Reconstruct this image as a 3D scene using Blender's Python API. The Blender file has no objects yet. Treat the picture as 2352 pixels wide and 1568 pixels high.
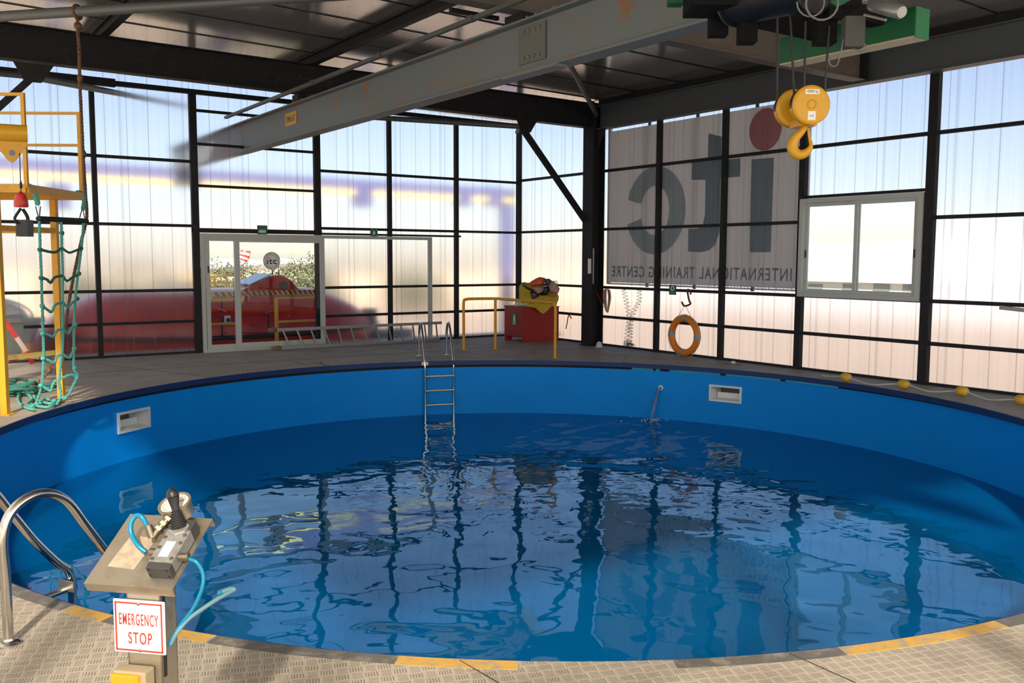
import bpy, bmesh, math, random
from mathutils import Vector, Matrix, noise
random.seed(7)
S = bpy.context.scene
C = S.collection
PI = math.pi
def V(*a): return Vector(a)
# ------------------------------------------------------------------ camera
F_PX, PITCH, YAW, ROLL, EYE = 2091.37, 5.2285, 35.0233, 0.2071, 1.7
_p, _y, _r = math.radians(PITCH), math.radians(YAW), math.radians(ROLL)
FW = V(math.sin(_y)*math.cos(_p), math.cos(_y)*math.cos(_p), -math.sin(_p))
_rt = V(math.cos(_y), -math.sin(_y), 0); _up = _rt.cross(FW)
RT = _rt*math.cos(_r)+_up*math.sin(_r); UP = -_rt*math.sin(_r)+_up*math.cos(_r)
EYEP = V(0, 0, EYE)
cam_d = bpy.data.cameras.new('camera'); cam = bpy.data.objects.new('camera', cam_d); C.objects.link(cam)
cam_d.sensor_width = 36; cam_d.lens = 36*F_PX/2352; cam_d.clip_start = 0.05; cam_d.clip_end = 3000
m = Matrix((RT, UP, -FW)).transposed().to_4x4(); m.translation = EYEP; cam.matrix_world = m
S.camera = cam
# ------------------------------------------------------------------ world, sun, exposure
SUN_EL, SUN_BR = 34, 211          # the sun stands behind and to the left of the camera
W = bpy.data.worlds.new('world'); S.world = W; W.use_nodes = True
nt = W.node_tree; nt.nodes.clear()
sky = nt.nodes.new('ShaderNodeTexSky'); sky.sky_type = 'NISHITA'; sky.sun_disc = False
sky.sun_elevation = math.radians(SUN_EL); sky.sun_rotation = math.radians(SUN_BR)
sky.air_density = 1.0; sky.dust_density = .5; sky.ozone_density = 1.2
hs = nt.nodes.new('ShaderNodeHueSaturation'); hs.inputs['Saturation'].default_value = 0.8
bg = nt.nodes.new('ShaderNodeBackground'); bg.inputs[1].default_value = 0.13
wo = nt.nodes.new('ShaderNodeOutputWorld')
mlt = nt.nodes.new('ShaderNodeMix'); mlt.data_type = 'RGBA'; mlt.blend_type = 'MULTIPLY'; mlt.inputs['Factor'].default_value = 1; mlt.inputs['B'].default_value = (.97, .955, 1.0, 1)
nt.links.new(sky.outputs[0], hs.inputs['Color']); nt.links.new(hs.outputs[0], mlt.inputs['A']); nt.links.new(mlt.outputs['Result'], bg.inputs[0]); nt.links.new(bg.outputs[0], wo.inputs[0])
sd = bpy.data.lights.new('sun', 'SUN'); sd.energy = 10.5; sd.angle = math.radians(2.5); sd.color = (1, .94, .86)
sun = bpy.data.objects.new('sun', sd); C.objects.link(sun)
_e, _a = math.radians(SUN_EL), math.radians(SUN_BR)
SDIR = V(math.sin(_a)*math.cos(_e), math.cos(_a)*math.cos(_e), math.sin(_e))
sun.rotation_euler = SDIR.to_track_quat('Z', 'Y').to_euler(); sun.location = (-20, -30, 30)
S.view_settings.view_transform = 'Standard'; S.view_settings.look = 'None'
S.view_settings.gamma = 1; S.view_settings.exposure = 0.33; S.view_settings.use_curve_mapping = False
S.cycles.use_denoising = True
S.cycles.max_bounces = 10; S.cycles.transmission_bounces = 8; S.cycles.transparent_max_bounces = 12
S.cycles.sample_clamp_indirect = 6; S.cycles.caustics_refractive = True; S.cycles.caustics_reflective = False
# ------------------------------------------------------------------ photo measurements -> places
def ray(x, y): return FW+RT*((x-1176)/F_PX)-UP*((y-784)/F_PX)
def onz(x, y, z=0.0):
    d = ray(x, y); return EYEP+d*((z-EYE)/d.z)
def onx(x, y, X):
    d = ray(x, y); return EYEP+d*(X/d.x)
def ony(x, y, Y):
    d = ray(x, y); return EYEP+d*(Y/d.y)
def onr(x, y, r):                      # at horizontal distance r
    d = ray(x, y); return EYEP+d*(r/math.hypot(d.x, d.y))
def zat(P, x, y):
    d = ray(x, y); return EYE+d.z*math.hypot(P[0], P[1])/math.hypot(d.x, d.y)
# ------------------------------------------------------------------ materials
MATS = {}
class NT:
    def __init__(s, mat): s.t = mat.node_tree; s.n = s.t.nodes; s.l = s.t.links
    def new(s, k, **kw):
        n = s.n.new(k)
        for a, b in kw.items(): setattr(n, a, b)
        return n
    def link(s, a, b): s.l.new(a, b)
def base(name, col, rough=.5, metal=0.0, spec=.5, **kw):
    if name in MATS: return MATS[name]
    mt = bpy.data.materials.new(name); mt.use_nodes = True
    b = mt.node_tree.nodes['Principled BSDF']
    b.inputs['Base Color'].default_value = (*col, 1); b.inputs['Roughness'].default_value = rough
    b.inputs['Metallic'].default_value = metal; b.inputs['Specular IOR Level'].default_value = spec
    for k, v in kw.items(): b.inputs[k.replace('_', ' ')].default_value = v
    MATS[name] = mt; return mt
def worn(name, col, col2, scale=6, lo=.5, hi=.7, rough=.5, metal=0.0, detail=5, bump=0.0, stretch=(1, 1, 1), spec=.5):
    """two-tone wear: col2 shows where a noise is high"""
    if name in MATS: return MATS[name]
    mt = base(name, col, rough, metal, spec); t = NT(mt); b = t.n['Principled BSDF']
    tc = t.new('ShaderNodeTexCoord'); mp = t.new('ShaderNodeMapping'); mp.inputs['Scale'].default_value = stretch
    ge = t.new('ShaderNodeNewGeometry')
    nz = t.new('ShaderNodeTexNoise'); nz.inputs['Scale'].default_value = scale; nz.inputs['Detail'].default_value = detail
    nz.inputs['Roughness'].default_value = .65
    rp = t.new('ShaderNodeMapRange'); rp.inputs['From Min'].default_value = lo; rp.inputs['From Max'].default_value = hi
    mx = t.new('ShaderNodeMix', data_type='RGBA'); mx.inputs['A'].default_value = (*col, 1); mx.inputs['B'].default_value = (*col2, 1)
    t.link(ge.outputs['Position'], mp.inputs['Vector']); t.link(mp.outputs[0], nz.inputs['Vector'])
    t.link(nz.outputs['Fac'], rp.inputs['Value']); t.link(rp.outputs[0], mx.inputs['Factor']); t.link(mx.outputs['Result'], b.inputs['Base Color'])
    if bump:
        bp = t.new('ShaderNodeBump'); bp.inputs['Strength'].default_value = bump; bp.inputs['Distance'].default_value = .01
        t.link(nz.outputs['Fac'], bp.inputs['Height']); t.link(bp.outputs[0], b.inputs['Normal'])
    return mt
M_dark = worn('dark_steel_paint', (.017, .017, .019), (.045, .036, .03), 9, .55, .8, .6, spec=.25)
M_beam = worn('rusty_grey_steel_paint', (.150, .175, .175), (.26, .12, .035), 2.6, .565, .68, .5, detail=6)
M_beam2 = worn('warm_grey_steel_paint', (.12, .105, .09), (.23, .13, .07), 4, .55, .75, .55)
M_eave = worn('slate_steel_paint', (.085, .098, .105), (.17, .13, .10), 4, .62, .8, .5)
M_splice = worn('splice_plate_paint', (.12, .135, .12), (.22, .12, .05), 9, .55, .7, .5)
M_galv = worn('galvanised_pipe', (.115, .125, .12), (.20, .10, .045), 5, .6, .75, .45, .3)
M_yel = worn('yellow_enamel', (.75, .36, .015), (.50, .25, .03), 7, .58, .75, .42)
M_yelhook = worn('crane_yellow', (.66, .34, .01), (.45, .22, .02), 18, .62, .75, .4)
M_green = base('crane_green', (.0, .10, .032), .5)
M_black = base('black_plastic', (.012, .012, .013), .4)
M_hblack = base('hoist_black', (.010, .010, .011), .85, spec=.1)
M_rubber = base('rubber', (.02, .02, .02), .7)
M_chrome = base('polished_steel', (.62, .60, .55), .16, 1.0)
M_steel = worn('brushed_stainless', (.50, .45, .35), (.34, .28, .19), 14, .5, .8, .34, .85, bump=.05)
M_alu = base('aluminium', (.30, .30, .28), .42, .8)
M_brass = base('nickel_brass', (.24, .21, .15), .42, .9)
M_red = worn('lifeboat_red', (.52, .022, .012), (.62, .045, .02), 2, .4, .7, .25)
M_redbox = worn('red_painted_wood', (.33, .016, .012), (.24, .012, .012), 6, .5, .8, .5)
M_white = base('white_paint', (.62, .64, .64), .4)
M_frame = base('door_frame_enamel', (.50, .54, .52), .4)
M_plast = base('white_plastic', (.82, .84, .82), .35)
M_signw = base('sign_white', (.85, .84, .82), .4)
M_signr = base('sign_red', (.75, .05, .03), .4)
M_signg = base('sign_green', (.0, .12, .075), .45)
M_navy = worn('navy_rubber_trim', (.0, .03, .15), (.005, .02, .07), 8, .5, .8, .5)
M_teal = base('teal_rope', (.10, .42, .36), .7)
M_teal2 = base('dark_teal_rope', (.03, .17, .13), .75)
M_brown = worn('brown_rope', (.20, .11, .06), (.10, .05, .03), 40, .45, .6, .85)
M_orange = base('ring_orange', (.78, .23, .02), .45)
M_tape = base('reflective_tape', (.32, .33, .34), .3)
M_yelfab = worn('yellow_canvas', (.55, .42, .02), (.42, .30, .01), 8, .45, .7, .7)
M_orfab = base('orange_fabric', (.72, .13, .04), .75)
M_pink = worn('pale_pink_canvas', (.50, .34, .27), (.36, .22, .18), 12, .45, .6, .8)
M_glassy = base('clear_fitting', (.75, .78, .76), .2)
M_tubeblue = base('blue_air_hose', (.0, .20, .34), .3)
M_tubegrey = base('grey_blue_hose', (.14, .27, .31), .4)
M_sand = worn('sand', (.40, .30, .215), (.35, .265, .19), .05, .35, .65, .95)
M_stone = worn('stone_wall_sand', (.60, .48, .33), (.42, .33, .22), 1.2, .45, .65, .95)
M_houses = base('town_plaster', (.78, .72, .62), .9)
M_whitebld = worn('white_sheet_roof', (.66, .65, .63), (.60, .59, .57), .3, .4, .7, .7)
M_lead = base('light_grey_fibreglass', (.36, .40, .37), .35)
M_leaf = worn('olive_leaves', (.065, .075, .028), (.115, .11, .05), .8, .35, .65, .8)
M_bark = base('bark', (.16, .11, .07), .9)

def glow_free(mat): return mat
# pool liner
M_liner = worn('blue_pool_liner', (.0, .31, .92), (.0, .285, .86), .7, .35, .65, .5, spec=.2)
M_pcol = None
# translucent wall sheet : two-sided slab of frosted plastic, streaked with dirt, ribbed
def sheet_mat(name, axis, rough=.22, period=.345):
    mt = bpy.data.materials.new(name); mt.use_nodes = True; t = NT(mt); t.n.clear()
    out = t.new('ShaderNodeOutputMaterial'); ge = t.new('ShaderNodeNewGeometry')
    sp = t.new('ShaderNodeSeparateXYZ'); t.link(ge.outputs['Position'], sp.inputs[0])
    co = sp.outputs[axis]
    # ribs: thin line every period, stronger lap every third
    def line(per, half, ph=0.0):
        a = t.new('ShaderNodeMath', operation='ADD'); a.inputs[1].default_value = ph; t.link(co, a.inputs[0])
        d = t.new('ShaderNodeMath', operation='DIVIDE'); d.inputs[1].default_value = per; t.link(a.outputs[0], d.inputs[0])
        f = t.new('ShaderNodeMath', operation='FRACT'); t.link(d.outputs[0], f.inputs[0])
        s = t.new('ShaderNodeMath', operation='SUBTRACT'); s.inputs[1].default_value = .5; t.link(f.outputs[0], s.inputs[0])
        b = t.new('ShaderNodeMath', operation='ABSOLUTE'); t.link(s.outputs[0], b.inputs[0])
        g = t.new('ShaderNodeMapRange'); g.inputs['From Min'].default_value = half/per; g.inputs['From Max'].default_value = half/per*.4
        t.link(b.outputs[0], g.inputs['Value']); return g.outputs[0]
    l1 = line(period, .009); l2 = line(period*3, .030, .11)
    nz = t.new('ShaderNodeTexNoise'); nz.inputs['Scale'].default_value = 1; nz.inputs['Detail'].default_value = 4; nz.inputs['Roughness'].default_value = .7
    mp = t.new('ShaderNodeMapping'); mp.inputs['Scale'].default_value = (14, 14, .22); t.link(ge.outputs['Position'], mp.inputs[0]); t.link(mp.outputs[0], nz.inputs['Vector'])
    dirt = t.new('ShaderNodeMapRange'); dirt.inputs['From Min'].default_value = .42; dirt.inputs['From Max'].default_value = .75
    dirt.inputs['To Max'].default_value = .06; t.link(nz.outputs[0], dirt.inputs['Value'])
    x1 = t.new('ShaderNodeMath', operation='MULTIPLY'); x1.inputs[1].default_value = .22; t.link(l1, x1.inputs[0])
    x2 = t.new('ShaderNodeMath', operation='MULTIPLY'); x2.inputs[1].default_value = .10; t.link(l2, x2.inputs[0])
    mxx = t.new('ShaderNodeMath', operation='MAXIMUM'); t.link(x1.outputs[0], mxx.inputs[0]); t.link(x2.outputs[0], mxx.inputs[1])
    ad = t.new('ShaderNodeMath', operation='ADD', use_clamp=True); t.link(mxx.outputs[0], ad.inputs[0]); t.link(dirt.outputs[0], ad.inputs[1])
    gl = t.new('ShaderNodeBsdfGlass'); gl.inputs['Roughness'].default_value = rough; gl.inputs['IOR'].default_value = 1.22
    gl.inputs['Color'].default_value = (.93, .93, .965, 1)
    tr = t.new('ShaderNodeBsdfTranslucent'); tr.inputs['Color'].default_value = (.86, .84, .86, 1)
    m1 = t.new('ShaderNodeMixShader'); m1.inputs[0].default_value = .02; t.link(gl.outputs[0], m1.inputs[1]); t.link(tr.outputs[0], m1.inputs[2])
    df = t.new('ShaderNodeBsdfDiffuse'); df.inputs['Color'].default_value = (.30, .27, .24, 1)
    m2 = t.new('ShaderNodeMixShader'); t.link(ad.outputs[0], m2.inputs[0]); t.link(m1.outputs[0], m2.inputs[1]); t.link(df.outputs[0], m2.inputs[2])
    t.link(m2.outputs[0], out.inputs[0]); return mt
M_sheetL = sheet_mat('frosted_sheet_left', 'X'); M_sheetR = sheet_mat('frosted_sheet_right', 'Y')
# clear glass
def clear(name, col=(1, 1, 1), refl=.06):
    mt = bpy.data.materials.new(name); mt.use_nodes = True; t = NT(mt); t.n.clear()
    out = t.new('ShaderNodeOutputMaterial'); tr = t.new('ShaderNodeBsdfTransparent'); tr.inputs[0].default_value = (*col, 1)
    gl = t.new('ShaderNodeBsdfGlossy'); gl.inputs['Roughness'].default_value = .02
    mx = t.new('ShaderNodeMixShader'); mx.inputs[0].default_value = refl*.35
    t.link(tr.outputs[0], mx.inputs[1]); t.link(gl.outputs[0], mx.inputs[2]); t.link(mx.outputs[0], out.inputs[0]); return mt
M_glass = clear('window_glass', (.93, .96, .95))
M_dome = base('clouded_plastic', (.55, .60, .57), .25, Alpha=.75)
# water
def water_mat():
    mt = bpy.data.materials.new('pool_water'); mt.use_nodes = True; t = NT(mt); t.n.clear()
    out = t.new('ShaderNodeOutputMaterial'); ge = t.new('ShaderNodeNewGeometry')
    def nz(sc, det, dist, st=(1, 1, 1)):
        mp = t.new('ShaderNodeMapping'); mp.inputs['Scale'].default_value = st; mp.inputs['Rotation'].default_value = (0, 0, .5)
        t.link(ge.outputs['Position'], mp.inputs[0])
        n = t.new('ShaderNodeTexNoise'); n.inputs['Scale'].default_value = sc; n.inputs['Detail'].default_value = det; n.inputs['Distortion'].default_value = dist
        n.inputs['Roughness'].default_value = .4
        t.link(mp.outputs[0], n.inputs['Vector']); return n.outputs[0]
    a = nz(.85, 1.2, .8); b = nz(2.6, 1.5, .5); c2 = nz(7.5, 1, .3)
    # distance from the water jet: the surface is livelier there
    jp = JET
    vs = t.new('ShaderNodeVectorMath', operation='DISTANCE'); vs.inputs[1].default_value = jp; t.link(ge.outputs['Position'], vs.inputs[0])
    mr = t.new('ShaderNodeMapRange'); mr.inputs['From Min'].default_value = .5; mr.inputs['From Max'].default_value = 7.5
    mr.inputs['To Min'].default_value = 1; mr.inputs['To Max'].default_value = .05; t.link(vs.outputs['Value'], mr.inputs['Value'])
    def mul(x, k):
        q = t.new('ShaderNodeMath', operation='MULTIPLY'); t.link(x, q.inputs[0])
        if isinstance(k, float): q.inputs[1].default_value = k
        else: t.link(k, q.inputs[1])
        return q.outputs[0]
    def add(x, y):
        q = t.new('ShaderNodeMath', operation='ADD'); t.link(x, q.inputs[0]); t.link(y, q.inputs[1]); return q.outputs[0]
    h = add(add(mul(a, .022), mul(b, .0035)), mul(mul(c2, mr.outputs[0]), .006))
    h = add(h, mul(mul(b, mr.outputs[0]), .014))
    bp = t.new('ShaderNodeBump'); bp.inputs['Strength'].default_value = 1; bp.inputs['Distance'].default_value = 1.0
    t.link(h, bp.inputs['Height'])
    fr = t.new('ShaderNodeFresnel'); fr.inputs[0].default_value = 2.0; t.link(bp.outputs[0], fr.inputs['Normal'])
    tr = t.new('ShaderNodeBsdfTransparent'); tr.inputs[0].default_value = (.42, .76, 1, 1)
    gl = t.new('ShaderNodeBsdfGlossy'); gl.inputs['Roughness'].default_value = .0; gl.inputs['Color'].default_value = (.62, .86, 1, 1); t.link(bp.outputs[0], gl.inputs['Normal'])
    df = t.new('ShaderNodeBsdfDiffuse'); df.inputs[0].default_value = (.0, .28, .78, 1); m0 = t.new('ShaderNodeMixShader'); m0.inputs[0].default_value = .36
    t.link(tr.outputs[0], m0.inputs[1]); t.link(df.outputs[0], m0.inputs[2])
    patch_nz = t.new('ShaderNodeTexNoise'); patch_nz.inputs['Scale'].default_value = 1.5; patch_nz.inputs['Detail'].default_value = 4; patch_nz.inputs['Distortion'].default_value = 1.6  # pale patches mixed into the water, thinning out from one spot
    fmp = t.new('ShaderNodeMapping'); fmp.inputs['Rotation'].default_value = (0, 0, -.6); fmp.inputs['Scale'].default_value = (1, 1.8, 1); t.link(ge.outputs['Position'], fmp.inputs[0]); t.link(fmp.outputs[0], patch_nz.inputs['Vector'])
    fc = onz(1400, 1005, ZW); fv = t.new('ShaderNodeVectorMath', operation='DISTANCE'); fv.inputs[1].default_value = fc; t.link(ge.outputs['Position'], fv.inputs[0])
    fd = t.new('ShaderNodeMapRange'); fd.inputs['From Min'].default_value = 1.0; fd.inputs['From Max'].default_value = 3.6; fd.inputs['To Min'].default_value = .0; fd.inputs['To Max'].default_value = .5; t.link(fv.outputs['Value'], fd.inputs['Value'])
    fs = t.new('ShaderNodeMath', operation='SUBTRACT'); t.link(patch_nz.outputs[0], fs.inputs[0]); t.link(fd.outputs[0], fs.inputs[1])
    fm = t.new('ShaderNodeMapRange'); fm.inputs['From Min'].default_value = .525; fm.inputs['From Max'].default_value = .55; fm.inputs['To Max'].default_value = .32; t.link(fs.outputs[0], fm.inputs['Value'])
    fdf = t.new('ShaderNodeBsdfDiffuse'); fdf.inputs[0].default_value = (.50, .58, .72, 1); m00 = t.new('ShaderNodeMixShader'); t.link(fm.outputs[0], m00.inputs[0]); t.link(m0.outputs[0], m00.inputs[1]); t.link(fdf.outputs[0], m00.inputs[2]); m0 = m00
    mx = t.new('ShaderNodeMixShader'); t.link(fr.outputs[0], mx.inputs[0]); t.link(m0.outputs[0], mx.inputs[1]); t.link(gl.outputs[0], mx.inputs[2])
    t.link(mx.outputs[0], out.inputs[0]); return mt
# tread plate
def tread_mat():
    mt = worn('tread_plate_metal', (.50, .43, .335), (.34, .285, .215), 1.6, .42, .72, .6, .0, detail=7, spec=.22)
    t = NT(mt); b = t.n['Principled BSDF']; ge = t.new('ShaderNodeNewGeometry')
    mp = t.new('ShaderNodeMapping'); mp.inputs['Rotation'].default_value = (0, 0, math.radians(20)); mp.inputs['Scale'].default_value = (17, 17, 17)
    t.link(ge.outputs['Position'], mp.inputs[0])
    sp = t.new('ShaderNodeSeparateXYZ'); t.link(mp.outputs[0], sp.inputs[0])
    def M(op, x, y=None, c=False):
        q = t.new('ShaderNodeMath', operation=op, use_clamp=c)
        for i, v in enumerate((x, y)):
            if v is None: continue
            if isinstance(v, (int, float)): q.inputs[i].default_value = v
            else: t.link(v, q.inputs[i])
        return q.outputs[0]
    x, y = sp.outputs['X'], sp.outputs['Y']
    fx, fy = M('FRACT', x), M('FRACT', y); ix, iy = M('FLOOR', x), M('FLOOR', y)
    par = M('MODULO', M('ADD', M('ADD', ix, iy), 2000), 2)                 # 0 / 1 checker
    def bars(u, v):                                                        # five bars along v, across u
        w = M('SINE', M('MULTIPLY', u, 2*PI*5)); w = M('MULTIPLY', M('SUBTRACT', w, 0.1), 1.6, True)
        e = M('ABSOLUTE', M('SUBTRACT', v, .5)); e = M('LESS_THAN', e, .34)
        g = M('ABSOLUTE', M('SUBTRACT', u, .5)); g = M('LESS_THAN', g, .46)
        return M('MULTIPLY', M('MULTIPLY', w, e), g)
    ba, bb = bars(fx, fy), bars(fy, fx)
    h = M('ADD', M('MULTIPLY', ba, par), M('MULTIPLY', bb, M('SUBTRACT', 1, par)))
    bp = t.new('ShaderNodeBump'); bp.inputs['Strength'].default_value = .9; bp.inputs['Distance'].default_value = .0035
    t.link(h, bp.inputs['Height']); t.link(bp.outputs[0], b.inputs['Normal'])
    # the bars are darker than the plate around them
    old = b.inputs['Base Color'].links[0].from_socket
    mx = t.new('ShaderNodeMix', data_type='RGBA', blend_type='MULTIPLY'); mx.inputs['Factor'].default_value = 1
    cr = t.new('ShaderNodeMix', data_type='RGBA'); cr.inputs['A'].default_value = (1, 1, 1, 1); cr.inputs['B'].default_value = (.60, .60, .60, 1)
    t.link(h, cr.inputs['Factor']); t.link(old, mx.inputs['A']); t.link(cr.outputs['Result'], mx.inputs['B']); t.link(mx.outputs['Result'], b.inputs['Base Color'])
    return mt
M_tread = tread_mat()
# ceiling sheet: glossy pale metal with fine ribs running along X
def ceil_mat():
    mt = base('roof_sheet_metal', (.58, .56, .53), .13, .72); t = NT(mt); b = t.n['Principled BSDF']; ge = t.new('ShaderNodeNewGeometry')
    sp = t.new('ShaderNodeSeparateXYZ'); t.link(ge.outputs['Position'], sp.inputs[0])
    w = t.new('ShaderNodeMath', operation='MULTIPLY'); w.inputs[1].default_value = 2*PI/.055; t.link(sp.outputs['Y'], w.inputs[0])
    s = t.new('ShaderNodeMath', operation='SINE'); t.link(w.outputs[0], s.inputs[0])
    mp = t.new('ShaderNodeMapping'); mp.inputs['Scale'].default_value = (.02, 60, 0); t.link(ge.outputs['Position'], mp.inputs[0])
    nz = t.new('ShaderNodeTexNoise'); nz.inputs['Scale'].default_value = 1; nz.inputs['Detail'].default_value = 3; t.link(mp.outputs[0], nz.inputs['Vector'])
    ad = t.new('ShaderNodeMath', operation='MULTIPLY_ADD'); ad.inputs[1].default_value = 1.0; t.link(s.outputs[0], ad.inputs[0]); t.link(nz.outputs[0], ad.inputs[2])
    bp = t.new('ShaderNodeBump'); bp.inputs['Strength'].default_value = .35; bp.inputs['Distance'].default_value = .0006
    t.link(ad.outputs[0], bp.inputs['Height']); t.link(bp.outputs[0], b.inputs['Normal']); return mt
M_ceil = ceil_mat()
def banner_mat(name, col):
    mt = bpy.data.materials.new(name); mt.use_nodes = True; t = NT(mt); t.n.clear()
    out = t.new('ShaderNodeOutputMaterial'); tr = t.new('ShaderNodeBsdfTranslucent'); tr.inputs[0].default_value = (*col, 1)
    df = t.new('ShaderNodeBsdfDiffuse'); df.inputs[0].default_value = (*col, 1); mx = t.new('ShaderNodeMixShader'); mx.inputs[0].default_value = .45
    t.link(tr.outputs[0], mx.inputs[1]); t.link(df.outputs[0], mx.inputs[2]); t.link(mx.outputs[0], out.inputs[0]); return mt
M_ban = banner_mat('banner_canvas', (.84, .82, .77)); M_banL = banner_mat('banner_ink_slate', (.44, .53, .55)); M_banR = banner_mat('banner_ink_red', (.76, .42, .43))
M_ban2 = banner_mat('painted_lit_liner', (.10, .70, .98))  # liner blue made brighter to imitate daylight behind it
# ------------------------------------------------------------------ mesh building
class MB:
    def __init__(s): s.v = []; s.f = []
    def add(s, vs, fs):
        o = len(s.v); s.v += [Vector(v) for v in vs]; s.f += [tuple(i+o for i in f) for f in fs]; return s
    def hexa(s, p):      # 8 points: bottom 4 ccw, top 4
        return s.add(p, [(3, 2, 1, 0), (4, 5, 6, 7), (0, 1, 5, 4), (1, 2, 6, 5), (2, 3, 7, 6), (3, 0, 4, 7)])
    def box(s, a, b):
        x0, y0, z0 = (min(a[i], b[i]) for i in range(3)); x1, y1, z1 = (max(a[i], b[i]) for i in range(3))
        return s.hexa([(x0, y0, z0), (x1, y0, z0), (x1, y1, z0), (x0, y1, z0), (x0, y0, z1), (x1, y0, z1), (x1, y1, z1), (x0, y1, z1)])
    def obox(s, c, ax, ay, az):   # centre and half-axis vectors
        c, ax, ay, az = Vector(c), Vector(ax), Vector(ay), Vector(az)
        return s.hexa([c-ax-ay-az, c+ax-ay-az, c+ax+ay-az, c-ax+ay-az, c-ax-ay+az, c+ax-ay+az, c+ax+ay+az, c-ax+ay+az])
    def bar(s, a, b, w, h, up=(0, 0, 1)):
        a, b = Vector(a), Vector(b); d = (b-a); L = d.length; d.normalize(); u = Vector(up)
        if abs(d.dot(u)) > .98: u = V(1, 0, 0)
        side = d.cross(u).normalized(); u = side.cross(d).normalized()
        return s.obox((a+b)/2, d*L/2, side*w/2, u*h/2)
    def tube(s, pts, r, n=8, cap=True, closed=False):
        pts = [Vector(p) for p in pts]; N = len(pts); base_i = len(s.v)
        rr = r if isinstance(r, (list, tuple)) else [r]*N
        tan = []
        for i in range(N):
            if closed: d = pts[(i+1) % N]-pts[i-1]
            else: d = pts[min(i+1, N-1)]-pts[max(i-1, 0)]
            tan.append(d.normalized() if d.length > 1e-9 else V(0, 0, 1))
        u = V(0, 0, 1) if abs(tan[0].z) < .9 else V(1, 0, 0)
        u = (u-tan[0]*u.dot(tan[0])).normalized()
        for i in range(N):
            u = u-tan[i]*u.dot(tan[i])
            if u.length < 1e-6: u = tan[i].orthogonal()
            u.normalize(); w = tan[i].cross(u)
            for k in range(n):
                a = 2*PI*k/n; s.v.append(pts[i]+(u*math.cos(a)+w*math.sin(a))*rr[i])
        for i in range(N if closed else N-1):
            j = (i+1) % N
            for k in range(n):
                k2 = (k+1) % n; s.f.append((base_i+i*n+k, base_i+i*n+k2, base_i+j*n+k2, base_i+j*n+k))
        if cap and not closed:
            s.f.append(tuple(base_i+k for k in range(n))[::-1]); s.f.append(tuple(base_i+(N-1)*n+k for k in range(n)))
        return s
    def cyl(s, a, b, r, n=16, r2=None): return s.tube([a, b], [r, r if r2 is None else r2], n)
    def lathe(s, c, axis, prof, n=20):      # prof: (distance along axis, radius)
        c, ax = Vector(c), Vector(axis).normalized(); u = ax.orthogonal().normalized(); w = ax.cross(u); b0 = len(s.v)
        for (h, r) in prof:
            for k in range(n):
                a = 2*PI*k/n; s.v.append(c+ax*h+(u*math.cos(a)+w*math.sin(a))*max(r, 1e-4))
        for i in range(len(prof)-1):
            for k in range(n):
                k2 = (k+1) % n; s.f.append((b0+i*n+k, b0+i*n+k2, b0+(i+1)*n+k2, b0+(i+1)*n+k))
        s.f.append(tuple(b0+k for k in range(n))[::-1]); s.f.append(tuple(b0+(len(prof)-1)*n+k for k in range(n)))
        return s
    def prism(s, pts, vec):
        n = len(pts); vec = Vector(vec); p = [Vector(q) for q in pts]
        return s.add(p+[q+vec for q in p], [tuple(range(n))[::-1], tuple(range(n, 2*n))]+[(i, (i+1) % n, n+(i+1) % n, n+i) for i in range(n)])
    def ibeam(s, a, b, w, h, tf=.016, tw=.012, up=(0, 0, 1)):   # a, b on the centreline
        a, b = Vector(a), Vector(b); d = (b-a).normalized(); u = Vector(up); side = d.cross(u).normalized(); u = side.cross(d)
        hw = w/2; hh = h/2; t = tw/2
        o = [(-hw, -hh), (hw, -hh), (hw, -hh+tf), (t, -hh+tf), (t, hh-tf), (hw, hh-tf), (hw, hh), (-hw, hh), (-hw, hh-tf), (-t, hh-tf), (-t, -hh+tf), (-hw, -hh+tf)]
        n = 12; p = [a+side*x+u*y for x, y in o]; q = [b+side*x+u*y for x, y in o]
        fs = [(i, (i+1) % n, n+(i+1) % n, n+i) for i in range(n)]
        caps = [(0, 1, 2, 11), (10, 3, 4, 9), (8, 5, 6, 7), (11, 2, 3, 10), (9, 4, 5, 8)]
        return s.add(p+q, fs+[c[::-1] for c in caps]+[tuple(i+n for i in c) for c in caps])
    def build(s, name, mat, parent=None, smooth=None, bevel=0):
        me = bpy.data.meshes.new(name); o = bpy.data.objects.new(name, me); C.objects.link(o)
        if parent is not None: off = OFF[parent.name]; o.parent = parent
        else:
            zs = min(v.z for v in s.v); n = len(s.v); off = V(sum(v.x for v in s.v)/n, sum(v.y for v in s.v)/n, zs); o.location = off
        me.from_pydata([tuple(v-off) for v in s.v], [], s.f); me.materials.append(mat)
        bm = bmesh.new(); bm.from_mesh(me); bmesh.ops.recalc_face_normals(bm, faces=bm.faces); bm.to_mesh(me); bm.free()
        if smooth is not None:
            for p in me.polygons: p.use_smooth = True
            me.set_sharp_from_angle(angle=math.radians(smooth))
        if bevel:
            md = o.modifiers.new('bevel', 'BEVEL'); md.width = bevel; md.segments = 2; md.limit_method = 'ANGLE'
        OFF[o.name] = off; return o
OFF = {}
def tag(o, label=None, cat=None, group=None, kind=None):
    if label: o['label'] = label
    if cat: o['category'] = cat
    if group: o['group'] = group
    if kind: o['kind'] = kind
    return o
def thing(name, loc, label, cat, group=None, kind=None):
    o = bpy.data.objects.new(name, None); o.empty_display_size = .1; C.objects.link(o); o.location = loc; OFF[o.name] = Vector(loc)
    return tag(o, label, cat, group, kind)
def setting(name, loc, label=None):
    o = bpy.data.objects.new(name, None); C.objects.link(o); o.location = loc; OFF[o.name] = Vector(loc); o['kind'] = 'structure'
    if label: o['label'] = label
    return o
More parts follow.
